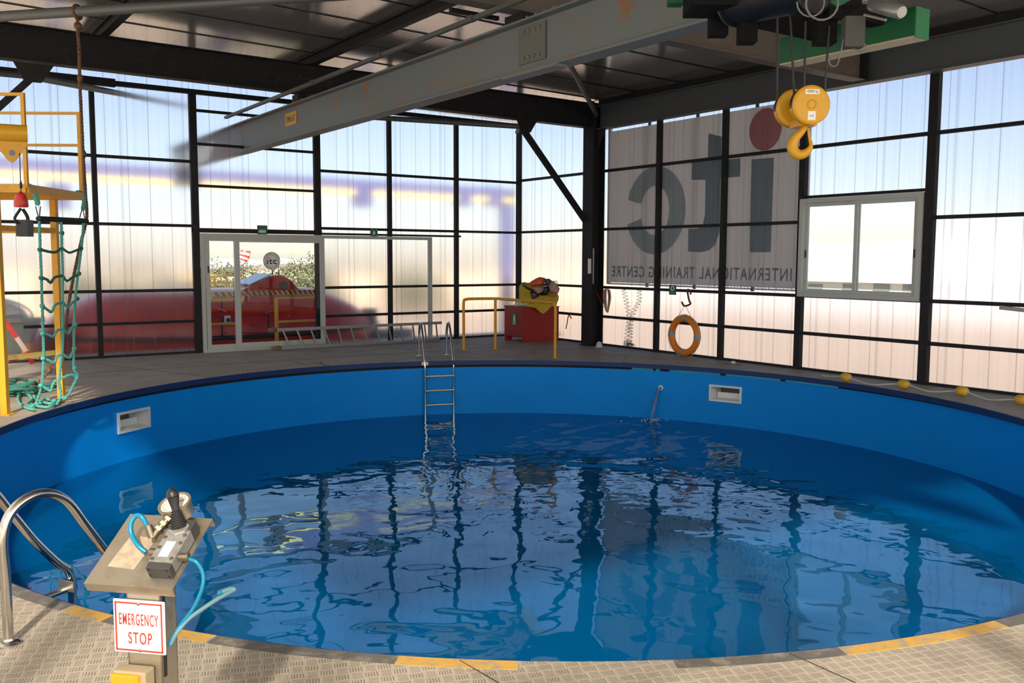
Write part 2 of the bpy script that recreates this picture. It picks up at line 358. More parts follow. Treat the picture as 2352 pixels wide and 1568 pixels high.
def text(s, size, origin, xdir, ydir, mat, parent, name='lettering', depth=.001, sx=1.0, bold=0.0, width=None):
    """flat raised letters centred on origin, running along xdir, upright along ydir"""
    cu = bpy.data.curves.new('t', 'FONT'); cu.body = s; cu.size = size; cu.align_x = 'CENTER'; cu.align_y = 'CENTER'; cu.extrude = depth; cu.offset = bold; cu.space_character = 1.2
    tmp = bpy.data.objects.new('t', cu); C.objects.link(tmp); dg = bpy.context.evaluated_depsgraph_get(); dg.update()
    me = bpy.data.meshes.new_from_object(tmp.evaluated_get(dg)); bpy.data.objects.remove(tmp)
    X, Y = Vector(xdir).normalized(), Vector(ydir).normalized(); Z = X.cross(Y)
    xs = [v.co.x for v in me.vertices]; w = max(xs)-min(xs); cx = (max(xs)+min(xs))/2
    if width: sx = width/w
    ys = [v.co.y for v in me.vertices]; cy = (max(ys)+min(ys))/2
    mb = MB(); mb.v = [Vector(origin)+X*(v.co.x-cx)*sx+Y*(v.co.y-cy)+Z*v.co.z for v in me.vertices]; mb.f = [tuple(p.vertices) for p in me.polygons]
    return mb.build(name, mat, parent)
def smooth_path(pts, k=6):
    pts = [Vector(p) for p in pts]; out = []
    P = [pts[0]]+pts+[pts[-1]]
    for i in range(1, len(P)-2):
        a, b, c, d = P[i-1:i+3]
        for j in range(k):
            t = j/k; out.append(.5*((2*b)+(c-a)*t+(2*a-5*b+4*c-d)*t*t+(3*b-a-3*c+d)*t**3))
    out.append(pts[-1]); return out
def disc(c, n, r, seg=24, rx=None, up=(0, 0, 1)):
    c, n = Vector(c), Vector(n).normalized(); u = n.cross(Vector(up)).normalized() if abs(n.dot(Vector(up))) < .95 else V(1, 0, 0); w = u.cross(n)
    return [c+u*math.cos(2*PI*k/seg)*(rx or r)+w*math.sin(2*PI*k/seg)*r for k in range(seg)]
# ================================================================== POOL
PC = V(5.585, 7.678, 0); KD = (5.537, -.125, .177, .024, -.022); KW = (5.614, -.045, .139, .005, -.027)
def rad(k, a): return k[0]+k[1]*math.cos(2*a)+k[2]*math.sin(2*a)+k[3]*math.cos(3*a)+k[4]*math.sin(3*a)
def Rd(a): return rad(KD, a)
def Rw(a): return max(rad(KW, a), Rd(a)+.02)
ZW, ZT, ZF = -.908, -.123, -2.6
def P_(a, r, z): return V(PC.x+r*math.cos(a), PC.y+r*math.sin(a), z)
D2R = math.radians
JET = P_(D2R(32.75), 5.62, ZW)
NOZ = P_(D2R(31.54), Rw(D2R(31.54)), -.393)
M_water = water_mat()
pool = thing('swimming_pool', (PC.x, PC.y, ZF), 'large round training pool lined in plain blue, sunk in the metal deck', 'pool')
skim = [(119.1, 124.7, -.525, -.285), (18.05, 23.2, -.522, -.293)]
angs = sorted(set([D2R(d) for d in range(0, 360, 2)]+[D2R(x) for s_ in skim for x in s_[:2]]))
zl = sorted(set([ZF, -1.6, ZW, ZT]+[s_[2] for s_ in skim]+[s_[3] for s_ in skim]))
mb = MB(); n = NPOOL = len(angs)
for z in zl: mb.v += [P_(a, Rw(a), z) for a in angs]
for i in range(len(zl)-1):
    zm = (zl[i]+zl[i+1])/2
    for k in range(n):
        k2 = (k+1) % n; am = math.degrees(angs[k])+.01
        if any(s_[0] <= am < s_[1]-.01 and s_[2] < zm < s_[3] for s_ in skim): continue
        mb.f.append((i*n+k, i*n+k2, (i+1)*n+k2, (i+1)*n+k))
o = mb.build('wall_liner', M_liner, pool, smooth=50)
mb = MB(); mb.v = [V(PC.x, PC.y, ZF)]+[P_(a, Rw(a), ZF) for a in angs]; mb.f = [(0, k+1, (k+1) % n+1) for k in range(n)]
mb.build('floor_liner', M_liner, pool)
mb = MB()       # navy trim hiding the deck edge
for k in range(n):
    a, b = angs[k], angs[(k+1) % n]
    mb.hexa([P_(a, Rd(a)-.012, -.078), P_(b, Rd(b)-.012, -.078), P_(b, Rd(b)+.0, -.078), P_(a, Rd(a)+.0, -.078),
             P_(a, Rd(a)-.012, -.004), P_(b, Rd(b)-.012, -.004), P_(b, Rd(b)+.0, -.004), P_(a, Rd(a)+.0, -.004)])
mb.build('edge_trim', M_navy, pool, smooth=40)
# added dark skirt shuts light out of the gap; right strips coloured as backlit
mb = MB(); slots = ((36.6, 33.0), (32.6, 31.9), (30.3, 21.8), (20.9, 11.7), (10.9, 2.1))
def gap_skirt(lo, hi):
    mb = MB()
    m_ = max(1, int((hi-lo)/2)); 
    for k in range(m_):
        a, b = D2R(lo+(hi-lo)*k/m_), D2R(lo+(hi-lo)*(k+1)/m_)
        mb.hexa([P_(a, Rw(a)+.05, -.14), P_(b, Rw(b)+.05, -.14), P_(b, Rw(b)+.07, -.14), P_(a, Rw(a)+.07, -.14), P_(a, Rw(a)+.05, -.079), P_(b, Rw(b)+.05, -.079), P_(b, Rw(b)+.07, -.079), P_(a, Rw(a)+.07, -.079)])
    mb.build('deck_gap_skirt', M_dark, pool)
gap_skirt(36.6, 362.1); gap_skirt(32.6, 33.0); gap_skirt(30.3, 31.9); gap_skirt(20.9, 21.8); gap_skirt(10.9, 11.7)
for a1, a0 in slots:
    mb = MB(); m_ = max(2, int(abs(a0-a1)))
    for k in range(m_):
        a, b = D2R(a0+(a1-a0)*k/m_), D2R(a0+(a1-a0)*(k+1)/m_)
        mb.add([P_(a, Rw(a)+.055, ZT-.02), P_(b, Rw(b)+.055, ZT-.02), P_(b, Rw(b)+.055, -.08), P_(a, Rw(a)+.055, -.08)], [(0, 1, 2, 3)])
    mb.build('painted_lit_liner_strip', M_ban2, pool)
# water surface
mb = MB(); rings = 24
mb.v = [V(PC.x, PC.y, ZW)]
for j in range(1, rings+1): mb.v += [P_(a, (Rw(a)-.002)*j/rings, ZW) for a in angs]
mb.f = [(0, 1+k, 1+(k+1) % n) for k in range(n)]
for j in range(rings-1):
    for k in range(n): mb.f.append((1+j*n+k, 1+(j+1)*n+k, 1+(j+1)*n+(k+1) % n, 1+j*n+(k+1) % n))
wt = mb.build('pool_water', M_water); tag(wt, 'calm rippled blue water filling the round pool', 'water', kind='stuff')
# skimmers
for idx, (a0, a1, z0, z1) in enumerate(skim):
    A0, A1 = D2R(a0), D2R(a1); r = Rw((A0+A1)/2); c0 = P_(A0, Rw(A0), z0); c1 = P_(A1, Rw(A1), z0)
    u = (c1-c0).normalized(); L = (c1-c0).length; out = V(math.cos((A0+A1)/2), math.sin((A0+A1)/2), 0); H = z1-z0
    lab = ['white skimmer box set in the pool wall at the left, below the rope net', 'white skimmer box set in the far right pool wall, right of the water jet'][idx]
    t = thing('pool_skimmer', c0, lab, 'skimmer')
    mb = MB(); fw = .032; inn = -out*.02
    cc = lambda x, y, d: c0+u*x+V(0, 0, y)+out*d
    for (x0, x1, y0, y1) in ((-fw*.5, L+fw*.5, -fw*.5, fw*.5), (-fw*.5, L+fw*.5, H-fw*.5, H+fw*.5), (-fw*.5, fw*.5, fw*.5, H-fw*.5), (L-fw*.5, L+fw*.5, fw*.5, H-fw*.5)):
        mb.hexa([cc(x0, y0, -.022), cc(x1, y0, -.022), cc(x1, y0, .01), cc(x0, y0, .01), cc(x0, y1, -.022), cc(x1, y1, -.022), cc(x1, y1, .01), cc(x0, y1, .01)])
    mb.build('frame', M_plast, t)
    D = .28; mb = MB(); x0, x1, y0, y1 = fw*.5, L-fw*.5, fw*.5, H-fw*.5
    xb0, xb1 = x0+.05, x1-.05
    p = [cc(x0, y0, 0), cc(x1, y0, 0), cc(x1, y1, 0), cc(x0, y1, 0), cc(xb0, y0+.03, D), cc(xb1, y0+.03, D), cc(xb1, y1, D), cc(xb0, y1, D)]
    mb.add(p, [(0, 1, 5, 4), (1, 2, 6, 5), (2, 3, 7, 6), (3, 0, 4, 7)]); mb.build('throat', M_plast, t)
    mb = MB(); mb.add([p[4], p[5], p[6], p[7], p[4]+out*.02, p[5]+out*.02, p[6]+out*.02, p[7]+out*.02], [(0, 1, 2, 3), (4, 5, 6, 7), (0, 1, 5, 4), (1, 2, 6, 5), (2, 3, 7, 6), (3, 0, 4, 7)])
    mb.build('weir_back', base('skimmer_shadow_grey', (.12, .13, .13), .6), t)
    mb = MB(); mb.obox(cc(L/2, H*.30, D*.55), u*(L/2-.06), out*.006, V(0, 0, H*.2)); mb.build('weir_flap', M_plast, t)
# nozzle with jet
t = thing('inlet_nozzle', NOZ, 'small round white inlet nozzle in the far right pool wall', 'nozzle')
no = V(math.cos(D2R(31.54)), math.sin(D2R(31.54)), 0)
MB().lathe(NOZ+no*.01, -no, [(0, .042), (.03, .042), (.036, .036), (.036, .022), (.02, .02), (.0, .0)], 24).build('flange', M_plast, t, smooth=40)
jb = MB(); pts = []; 
for i in range(15):
    q = i/14; p = NOZ.lerp(JET, q); p = V(NOZ.x+(JET.x-NOZ.x)*q, NOZ.y+(JET.y-NOZ.y)*q, NOZ.z-(NOZ.z-ZW)*(q**1.6)); pts.append(p-no*.03)
for s_ in range(5):
    ph = s_*1.3
    jb.tube([p+V(math.sin(i*1.1+ph)*.008*(.4+i*.16), math.cos(i*.9+ph*2)*.008*(.4+i*.16), 0) for i, p in enumerate(pts)], [.012-.0004*i+.003*math.sin(i*2+ph) for i in range(15)], 6)
M_jet = base('falling_water', (.55, .68, .80), .08, Transmission_Weight=.75, IOR=1.33)
tag(jb.build('water_jet', M_jet, smooth=60), 'thin stream of water falling from the round inlet into the pool', 'water jet', kind='stuff')
fb = MB(); rnd = random.Random(3)
for i in range(70):
    r_ = abs(rnd.gauss(0, .20)); a = rnd.uniform(0, 2*PI); c_ = V(JET.x+r_*math.cos(a)*1.3-.05, JET.y+r_*math.sin(a)-.05, ZW+.001); s_ = rnd.uniform(.004, .014)
    fb.lathe(c_, (0, 0, 1), [(0, s_), (s_*.7, s_*.8), (s_*1.1, s_*.2)], 6)
tag(fb.build('foam_bubbles', base('foam', (.5, .58, .65), .4), smooth=60), 'pale bubbles where the inlet stream meets the water', 'foam', kind='stuff')
# ================================================================== FLOOR (metal deck)
X0, X1, Y0, Y1 = -1.6, 11.80, -1.6, 16.55
oa = sorted(set(angs+[math.atan2(y-PC.y, x-PC.x) % (2*PI) for x in (X0, X1) for y in (Y0, Y1)]))
def rect_r(a):
    c_, s_ = math.cos(a), math.sin(a); t_ = 1e9
    if c_ > 1e-9: t_ = min(t_, (X1-PC.x)/c_)
    if c_ < -1e-9: t_ = min(t_, (X0-PC.x)/c_)
    if s_ > 1e-9: t_ = min(t_, (Y1-PC.y)/s_)
    if s_ < -1e-9: t_ = min(t_, (Y0-PC.y)/s_)
    return t_
fl = setting('floor', (PC.x, PC.y, -.08), 'worn metal tread-plate deck around the pool')
mb = MB(); n2 = len(oa)
for z in (0, -.08):
    mb.v += [P_(a, Rd(a), z) for a in oa]; mb.v += [P_(a, rect_r(a), z) for a in oa]
for k in range(n2):
    k2 = (k+1) % n2
    mb.f += [(k, k2, n2+k2, n2+k), (2*n2+k, 3*n2+k, 3*n2+k2, 2*n2+k2), (k, 2*n2+k, 2*n2+k2, k2), (n2+k, n2+k2, 3*n2+k2, 3*n2+k)]
mb.build('tread_plate', M_tread, fl)
M_sy = worn('worn_yellow_paint', (.62, .36, .07), (.36, .30, .22), 14, .48, .62, .6)
M_sg = worn('worn_grey_paint', (.135, .125, .11), (.27, .24, .19), 12, .5, .68, .6)
def edge_strip(p0, p1, mat, w=.085):
    a0 = math.atan2(p0[1]-PC.y, p0[0]-PC.x); a1 = math.atan2(p1[1]-PC.y, p1[0]-PC.x); mb = MB()
    for k in range(10):
        a, b = a0+(a1-a0)*k/10, a0+(a1-a0)*(k+1)/10
        mb.hexa([P_(a, Rd(a)+.002, .0), P_(b, Rd(b)+.002, .0), P_(b, Rd(b)+w, .0), P_(a, Rd(a)+w, .0), P_(a, Rd(a)+.002, .0015), P_(b, Rd(b)+.002, .0015), P_(b, Rd(b)+w, .0015), P_(a, Rd(a)+w, .0015)])
    mb.build('edge_stripe', mat, fl)
Z_ = lambda x, y: onz(x, y)
for x0, y0, x1, y1, mt_ in ((0, 1335, 172, 1388, M_sg), (175, 1389, 262, 1413, M_sy), (262, 1413, 400, 1440, M_sg), (405, 1441, 503, 1456, M_sy), (503, 1456, 915, 1506, M_sg), (917, 1506, 1190, 1517, M_sy), (1545, 1515, 1800, 1500, M_sg), (1800, 1500, 1925, 1488, M_sg), (1925, 1487, 2282, 1425, M_sy), (2282, 1425, 2352, 1405, M_sg)):
    edge_strip(Z_(x0, y0), Z_(x1, y1), mt_)
sb = MB()
def seam(p0, p1, w=.004): sb.bar(V(p0.x, p0.y, .0012), V(p1.x, p1.y, .0012), w, .002)
seam(Z_(1055, 1516), Z_(1145, 1568)*1.0); seam(Z_(1812, 1500), Z_(1965, 1568))
for a in (150, 128, 108, 90, 70, 52, 38): seam(P_(D2R(a), Rd(D2R(a))+.01, 0), P_(D2R(a+1), Rd(D2R(a))+3.0 if a > 60 else Rd(D2R(a))+1.2, 0))
seam(V(-.5, 14.4, 0), V(11.2, 14.4, 0)); 
sb.build('plate_seam', base('seam_dirt', (.03, .026, .022), .9), fl)
# rusty slots & hatch marks in the deck on the far side
hb = MB(); 
for (x0, y0, x1, y1) in ((715, 832, 762, 840), (735, 830, 748, 841)): 
    a, b = Z_(x0, y0), Z_(x1, y1); hb.bar(V(a.x, a.y, .001), V(b.x, b.y, .001), .03, .003)
hb.build('deck_slot', M_black, fl)
yb = MB()
for (x0, y0, x1, y1) in ((1068, 804, 1140, 801), (1140, 801, 1175, 808), (1205, 812, 1238, 818)):
    a, b = Z_(x0, y0), Z_(x1, y1); yb.bar(V(a.x, a.y, .001), V(b.x, b.y, .001), .06, .002)
yb.build('floor_marking', M_sy, fl)
# ================================================================== WALLS
YL, XR = 16.45, 11.72
LAB_P = {}
def rect_sheet(mb, axis, lo, hi, z0, z1, th=.012):
    if axis == 'L': mb.box((lo, YL+.03, z0), (hi, YL+.03+th, z1))
    else: mb.box((XR+.03, lo, z0), (XR+.03+th, hi, z1))
wl = setting('wall_left', (6, YL, 0), 'left wall of frosted plastic sheets on a dark steel grid')
mb = MB(); rect_sheet(mb, 'L', -1.5, 1.93, .84, 4.95); mb.build('frosted_sheet', M_sheetL, wl)
mb = MB(); rect_sheet(mb, 'L', 1.93, 4.74, .02, 4.9); mb.build('frosted_sheet', M_sheetL, wl)
mb = MB(); rect_sheet(mb, 'L', 4.74, 7.06, 2.16, 4.88); mb.build('frosted_sheet', M_sheetL, wl)
mb = MB(); rect_sheet(mb, 'L', 7.06, 11.75, .02, 4.8); mb.build('frosted_sheet', M_sheetL, wl)
for x, w, zt in ((.3, .08, 4.62), (3.08, .075, 4.6), (4.70, .12, 4.6), (6.99, .12, 4.5), (8.52, .075, 4.42), (10.08, .075, 4.48), (11.69, .10, 4.6)):
    MB().box((x-w/2, YL-.055, 0), (x+w/2, YL+.03, zt)).build('post', M_dark, wl)
def girtL(x0, x1, z, h=.05, d=.05, m_=None): MB().box((x0, YL-.03, z-h/2), (x1, YL+.03, z+h/2)).build('girt', m_ or M_dark, wl)
for z in (1.12, 2.245, 3.36):
    girtL(-1.5, 4.64, z)
girtL(1.95, 4.64, .57)
for z in (.57, 1.12, 2.255, 3.34):
    for x0, x1 in ((7.05, 8.48), (8.56, 10.04), (10.12, 11.64)): girtL(x0, x1, z, .05)
for z in (2.95, 3.675, 4.25): girtL(4.76, 6.93, z, .045)
MB().box((4.64, YL-.05, 2.13), (7.06, YL+.03, 2.21)).build('door_header', M_dark, wl)
MB().box((7.05, YL-.06, 2.13), (10.17, YL-.02, 2.17)).build('door_track', M_dark, wl)
MB().box((-1.5, YL-.06, 4.50), (3.45, YL+.02, 4.63)).build('top_rail', M_dark, wl)
MB().box((3.45, YL-.06, 4.52), (11.6, YL+.02, 4.60)).build('top_rail', M_dark, wl)
MB().box((-1.5, YL-.03, .0), (4.7, YL+.03, .035)).build('sill', M_dark, wl)
MB().box((7.06, YL-.03, .0), (11.7, YL+.03, .035)).build('sill', M_dark, wl)
wr = setting('wall_right', (XR, 8, 0), 'right wall of frosted plastic sheets on a dark steel grid')
mb = MB(); rect_sheet(mb, 'R', 9.0, 16.5, .02, 4.8); mb.build('frosted_sheet', M_sheetR, wr)
mb = MB(); rect_sheet(mb, 'R', 6.93, 9.0, .02, 1.12); mb.build('frosted_sheet', M_sheetR, wr)
mb = MB(); rect_sheet(mb, 'R', 6.93, 9.0, 2.64, 4.8); mb.build('frosted_sheet', M_sheetR, wr)
mb = MB(); rect_sheet(mb, 'R', -.5, 6.93, .02, 4.8); mb.build('frosted_sheet', M_sheetR, wr)
for y, w in ((12.10, .08), (10.55, .08), (8.97, .11), (6.90, .13), (4.8, .08), (2.8, .1), (.8, .08)):
    MB().box((XR-.055, y-w/2, 0), (XR+.03, y+w/2, 4.25)).build('post', M_dark, wr)
ys = [16.4, 12.14, 10.59, 9.03, 6.97, 4.84, 2.84, -.4]
for z in (.565, 1.14, 2.265, 3.385):
    for i in range(len(ys)-1):
        hi = ys[i]; lo = ys[i+1]-.08+(.0 if i else 0)
        if 1.2 < z < 2.5 and i == 3: continue
        MB().box((XR-.03, lo-.0, z-.025), (XR+.03, hi-.08 if i else hi, z+.025)).build('girt', M_dark, wr)
MB().box((XR-.03, 6.97, 2.62), (XR+.03, 8.92, 2.66)).build('girt', M_dark, wr)
MB().box((XR-.03, -.4, 0), (XR+.03, 16.4, .035)).build('sill', M_dark, wr)
M_sunny = bpy.data.materials.new('sunlit_fibreglass'); M_sunny.use_nodes = True; t = NT(M_sunny); t.n.clear()
out = t.new('ShaderNodeOutputMaterial'); a_ = t.new('ShaderNodeBsdfTransparent'); a_.inputs[0].default_value = (.97, .95, .92, 1)
b_ = t.new('ShaderNodeBsdfTranslucent'); b_.inputs[0].default_value = (.92, .90, .86, 1); c_ = t.new('ShaderNodeMixShader'); c_.inputs[0].default_value = .36
t.link(a_.outputs[0], c_.inputs[1]); t.link(b_.outputs[0], c_.inputs[2]); t.link(c_.outputs[0], out.inputs[0])
wb = setting('wall_back_added', (4, -1.6, 0), 'unseen translucent sheet wall added behind the viewpoint to light the deck')  # out of view, added so sun and soft light reach the deck
MB().box((-1.6, -1.62, .02), (11.75, -1.618, 4.9)).build('fibreglass_sheet', M_sunny, wb)
for x in (-1.55, 1.9, 4.3, 6.7, 9.1, 11.6): MB().box((x-.04, -1.60, 0), (x+.04, -1.52, 4.85)).build('post', M_dark, wb)
for z in (.57, 1.12, 2.25, 3.36): MB().box((-1.5, -1.59, z-.02), (11.56, -1.54, z+.02)).build('girt', M_dark, wb)
ws_ = setting('wall_side_added', (-1.6, 6, 0), 'unseen translucent sheet wall added on the left to light the hall')  # second unseen wall, added for sunlit fill from the left
MB().box((-1.62, -1.6, .02), (-1.618, 16.4, 4.95)).build('fibreglass_sheet', M_sunny, ws_)
for y in (.8, 3.2, 5.6, 8, 10.4, 12.8, 15.2): MB().box((-1.6, y-.04, 0), (-1.52, y+.04, 4.9)).build('post', M_dark, ws_)
for z in (.57, 1.12, 2.25, 3.36): MB().box((-1.59, -1.5, z-.02), (-1.54, 16.3, z+.02)).build('girt', M_dark, ws_)
# window in right wall
wn = setting('window_1', (XR, 8, 1.13), 'white sliding window in the right wall')
ya, yb_, za, zb = 6.98, 8.97, 1.13, 2.61
def ringR(y0, y1, z0, z1, w, x0, x1, name, mat, parent):
    mb = MB()
    mb.box((x0, y0, z0), (x1, y1, z0+w)); mb.box((x0, y0, z1-w), (x1, y1, z1)); mb.box((x0, y0, z0+w), (x1, y0+w, z1-w)); mb.box((x0, y1-w, z0+w), (x1, y1, z1-w)); return mb.build(name, mat, parent)
ringR(ya, yb_, za, zb, .065, XR-.085, XR+.05, 'window_frame', M_frame, wn)
ymid = 8.0
s1 = ringR(ymid-.03, yb_-.065, za+.065, zb-.065, .055, XR-.02, XR+.01, 'sash', M_frame, wn)
s2 = ringR(ya+.065, ymid+.03, za+.065, zb-.065, .055, XR-.06, XR-.03, 'sash', M_frame, wn)
for y0, y1, xx, s_ in ((ymid, yb_-.09, XR-.006, s1), (ya+.09, ymid, XR-.046, s2)):
    MB().box((xx, y0, za+.1), (xx+.004, y1, zb-.1)).build('pane', M_glass, s_)
for y_, xx, s_ in ((yb_-.09, XR-.03, s1), (ya+.095, XR-.07, s2)): MB().box((xx, y_-.008, 1.72), (xx+.012, y_+.008, 1.84)).build('latch', M_black, s_)
# door in left wall
dr = setting('door_1', (6, YL-.05, 0), 'white framed glass sliding door in the left wall')
def ringL(x0, x1, z0, z1, w, y0, y1, name, mat, parent, wb=None):
    mb = MB(); wb = wb or w
    mb.box((x0, y0, z0), (x1, y1, z0+wb)); mb.box((x0, y0, z1-w), (x1, y1, z1)); mb.box((x0, y0, z0+wb), (x0+w, y1, z1-w)); mb.box((x1-w, y0, z0+wb), (x1, y1, z1-w)); return mb.build(name, mat, parent)
ringL(4.76, 7.08, .0, 2.12, .06, YL-.11, YL-.06, 'door_frame', M_frame, dr)
l1 = ringL(4.83, 5.42, .06, 2.06, .075, YL-.105, YL-.07, 'fixed_leaf', M_frame, dr)
l2 = ringL(5.34, 7.06, .06, 2.06, .09, YL-.15, YL-.115, 'sliding_leaf', M_frame, dr)
MB().box((4.9, YL-.09, .13), (5.36, YL-.085, 2.0)).build('pane', M_glass, l1)
MB().box((5.42, YL-.135, .14), (6.98, YL-.13, 1.98)).build('pane', M_glass, l2)
MB().box((4.865, YL-.118, 1.42), (4.885, YL-.104, 1.54)).build('lock', M_black, l1)
MB().box((7.08, YL-.11, 2.06), (9.44, YL-.06, 2.12)).build('track_frame', M_frame, dr)
MB().box((9.36, YL-.11, .0), (9.44, YL-.06, 2.06)).build('end_jamb', M_frame, dr)
MB().box((7.08, YL-.11, .0), (9.36, YL-.06, .04)).build('bottom_track', M_frame, dr)
# sticker on the door glass
sc_ = ony(624, 599, YL-.137); t = thing('door_sticker', sc_, 'round white sticker reading itc on the glass door', 'sticker')
NB = V(0, -1, 0)
MB().prism(disc(sc_, NB, .165, 40), NB*.002).build('backing', M_signw, t)
MB().tube([p+NB*.003 for p in disc(sc_, NB, .160, 40)], .0022, 4, closed=True).build('outer_ring', M_black, t)
MB().tube([p+NB*.003 for p in disc(sc_, NB, .112, 40)], .0022, 4, closed=True).build('inner_ring', M_black, t)
text('ITC'.lower().replace('i', '\u0131'), .155, sc_+NB*.003+V(0, 0, -.01), (1, 0, 0), (0, 0, 1), M_black, t, bold=.004)
MB().prism(disc(sc_+V(-.062, -.003, .055), NB, .014, 16), NB*.002).build('red_dot', M_signr, t)
word = 'INTERNATIONAL'
def arc_text(word, r, a_mid, span, flip):
    cu = []
    for i, ch in enumerate(word):
        q = (i/(len(word)-1)-.5)*span; a = a_mid-(q if not flip else -q)
        pos = sc_+NB*.003+V(math.cos(a)*r, 0, math.sin(a)*r)
        up = V(math.cos(a), 0, math.sin(a))*(1 if not flip else -1); xd = up.cross(V(0, 1, 0))*-1
        xd = V(up.z, 0, -up.x); cu.append((ch, pos, xd, up))
    return cu
mball = MB()
for ch, pos, xd, up in arc_text('INTERNATIONAL', .136, PI/2, 2.7, False)+arc_text('TRAINING CENTRE', .136, -PI/2, 2.7, True):
    if ch == ' ': continue
    o = text(ch, .034, pos, xd, up, M_black, t, 'tmp')
    off = OFF[o.name]; mball.add([v.co+off for v in o.data.vertices], [tuple(p.vertices) for p in o.data.polygons]); bpy.data.objects.remove(o)
mball.build('ring_lettering', M_black, t)
# banner outside the right wall
XB = 11.785
bn = thing('banner', (XB, 11.35, 1.2), 'big hanging banner with mirrored itc letters outside the right wall', 'banner')
MB().box((XB, 9.08, 1.24), (XB+.004, 13.55, 4.13)).build('canvas', M_ban, bn)
# frame behind it
BX = XB+.05
for y in (12.52, 11.32, 10.02): MB().box((BX, y-.022, 1.17), (BX+.04, y+.022, 4.3)).build('frame_bar', M_dark, bn)
for y in (13.62, 9.02): MB().box((BX, y-.03, 1.2), (BX+.06, y+.03, 4.3)).build('frame_bar', M_white, bn)
MB().box((BX, 9.05, 4.2), (BX+.04, 13.6, 4.26)).build('frame_bar', M_white, bn)
MB().box((BX, 9.05, 1.195), (BX+.04, 13.6, 1.225)).build('frame_bar', M_white, bn)
lc = MB()
yy = 9.1; k = 0
while yy < 13.5:
    lc.tube([V(XB+.0, yy, 1.26), V(BX, yy+.07, 1.20)], .004, 4); lc.tube([V(BX, yy+.07, 1.20), V(XB, yy+.14, 1.26)], .004, 4); yy += .145
lc.build('lacing', M_white, bn)
def bface(pts, name, mat):      # pts (y, z), drawn on the inner face
    mb = MB(); mb.prism([V(XB-.0015, y, z) for y, z in pts], (-.001, 0, 0)); return mb.build(name, mat, bn)
# c (mirrored): ring with a gap facing left (high y)
cy, cz, Ro, Ri, zo, zi = 12.27, 2.575, .775, .375, .80, .445
A0 = D2R(17); seg = 36; mb = MB()
ps = []
for k in range(seg+1):
    a = A0+(2*PI-2*A0)*k/seg; ps.append((cy+math.cos(a)*Ro*1.0, cz+math.sin(a)*zo, cy+math.cos(a)*Ri, cz+math.sin(a)*zi))
for k in range(seg):
    p, q = ps[k], ps[k+1]
    mb.add([V(XB-.002, p[0], p[1]), V(XB-.002, q[0], q[1]), V(XB-.002, q[2], q[3]), V(XB-.002, p[2], p[3])], [(0, 1, 2, 3)])
mb.build('letter_c', M_banL, bn)
bface([(11.0, 3.83), (10.70, 3.74), (10.70, 3.35), (10.28, 3.35), (10.28, 3.05), (10.70, 3.05), (10.70, 2.15), (10.78, 1.95), (10.92, 1.85), (11.12, 1.81), (11.42, 1.83), (11.42, 2.22), (11.2, 2.22), (11.08, 2.3), (11.04, 2.45), (11.04, 3.05), (11.37, 3.07), (11.37, 3.37), (11.0, 3.37)], 'letter_t', M_banL)
bface([(10.05, 3.31), (9.60, 3.30), (9.61, 1.81), (10.04, 1.81)], 'letter_i', M_banL)
bface([(9.79+.325*math.cos(a), 3.76+.335*math.sin(a)) for a in [2*PI*k/32 for k in range(32)]], 'i_dot', M_banR)
text('INTERNATIONAL TRAINING CENTRE', .285, (XB-.002, 11.31, 1.455), (0, 1, 0), (0, 0, 1), M_banL, bn, 'lettering', width=4.24, bold=.004)
# ================================================================== ROOF
def roofz(x): return 4.84-.0215*(x-5.75)
RX0, RX1, RY0, RY1 = -1.7, 12.1, -1.7, 16.9
ce = setting('ceiling', (5, 8, 4.8), 'glossy sheet metal roof')
mb = MB(); mb.hexa([(RX0, RY0, roofz(RX0)), (RX1, RY0, roofz(RX1)), (RX1, RY1, roofz(RX1)), (RX0, RY1, roofz(RX0)), (RX0, RY0, roofz(RX0)+.05), (RX1, RY0, roofz(RX1)+.05), (RX1, RY1, roofz(RX1)+.05), (RX0, RY1, roofz(RX0)+.05)])
mb.build('roof_sheet', M_ceil, ce)
y = 1.7; k = 0
for y, w in ((15.7, .012), (14.65, .012), (13.55, .012), (12.5, .045), (11.42, .016), (10.34, .016), (9.26, .016), (8.2, .03), (7.1, .016), (6.0, .016), (4.9, .016), (3.8, .03), (2.7, .016), (1.6, .016)):
    MB().bar((RX0, y, roofz(RX0)-.006), (RX1, y, roofz(RX1)-.006), w, .014).build('sheet_seam', M_black, ce)
for i, (x, lb) in enumerate(((2.75, 'left'), (5.75, 'middle'), (8.75, 'right'))):
    o = MB().ibeam((x, RY0+.1, 4.745-.0215*(x-5.75)*.5), (x, 16.2, 4.745-.0215*(x-5.75)*.5), .11, .15).build('roof_purlin', M_dark)
    tag(o, ['dark steel purlin under the roof sheet, leftmost of the three, above the hanging rope', 'dark steel purlin under the roof, middle of the three, left of the rusty grey beam', 'dark steel purlin under the roof sheet, half hidden behind the rusty grey beam'][i], 'purlin', 'purlins under the roof')
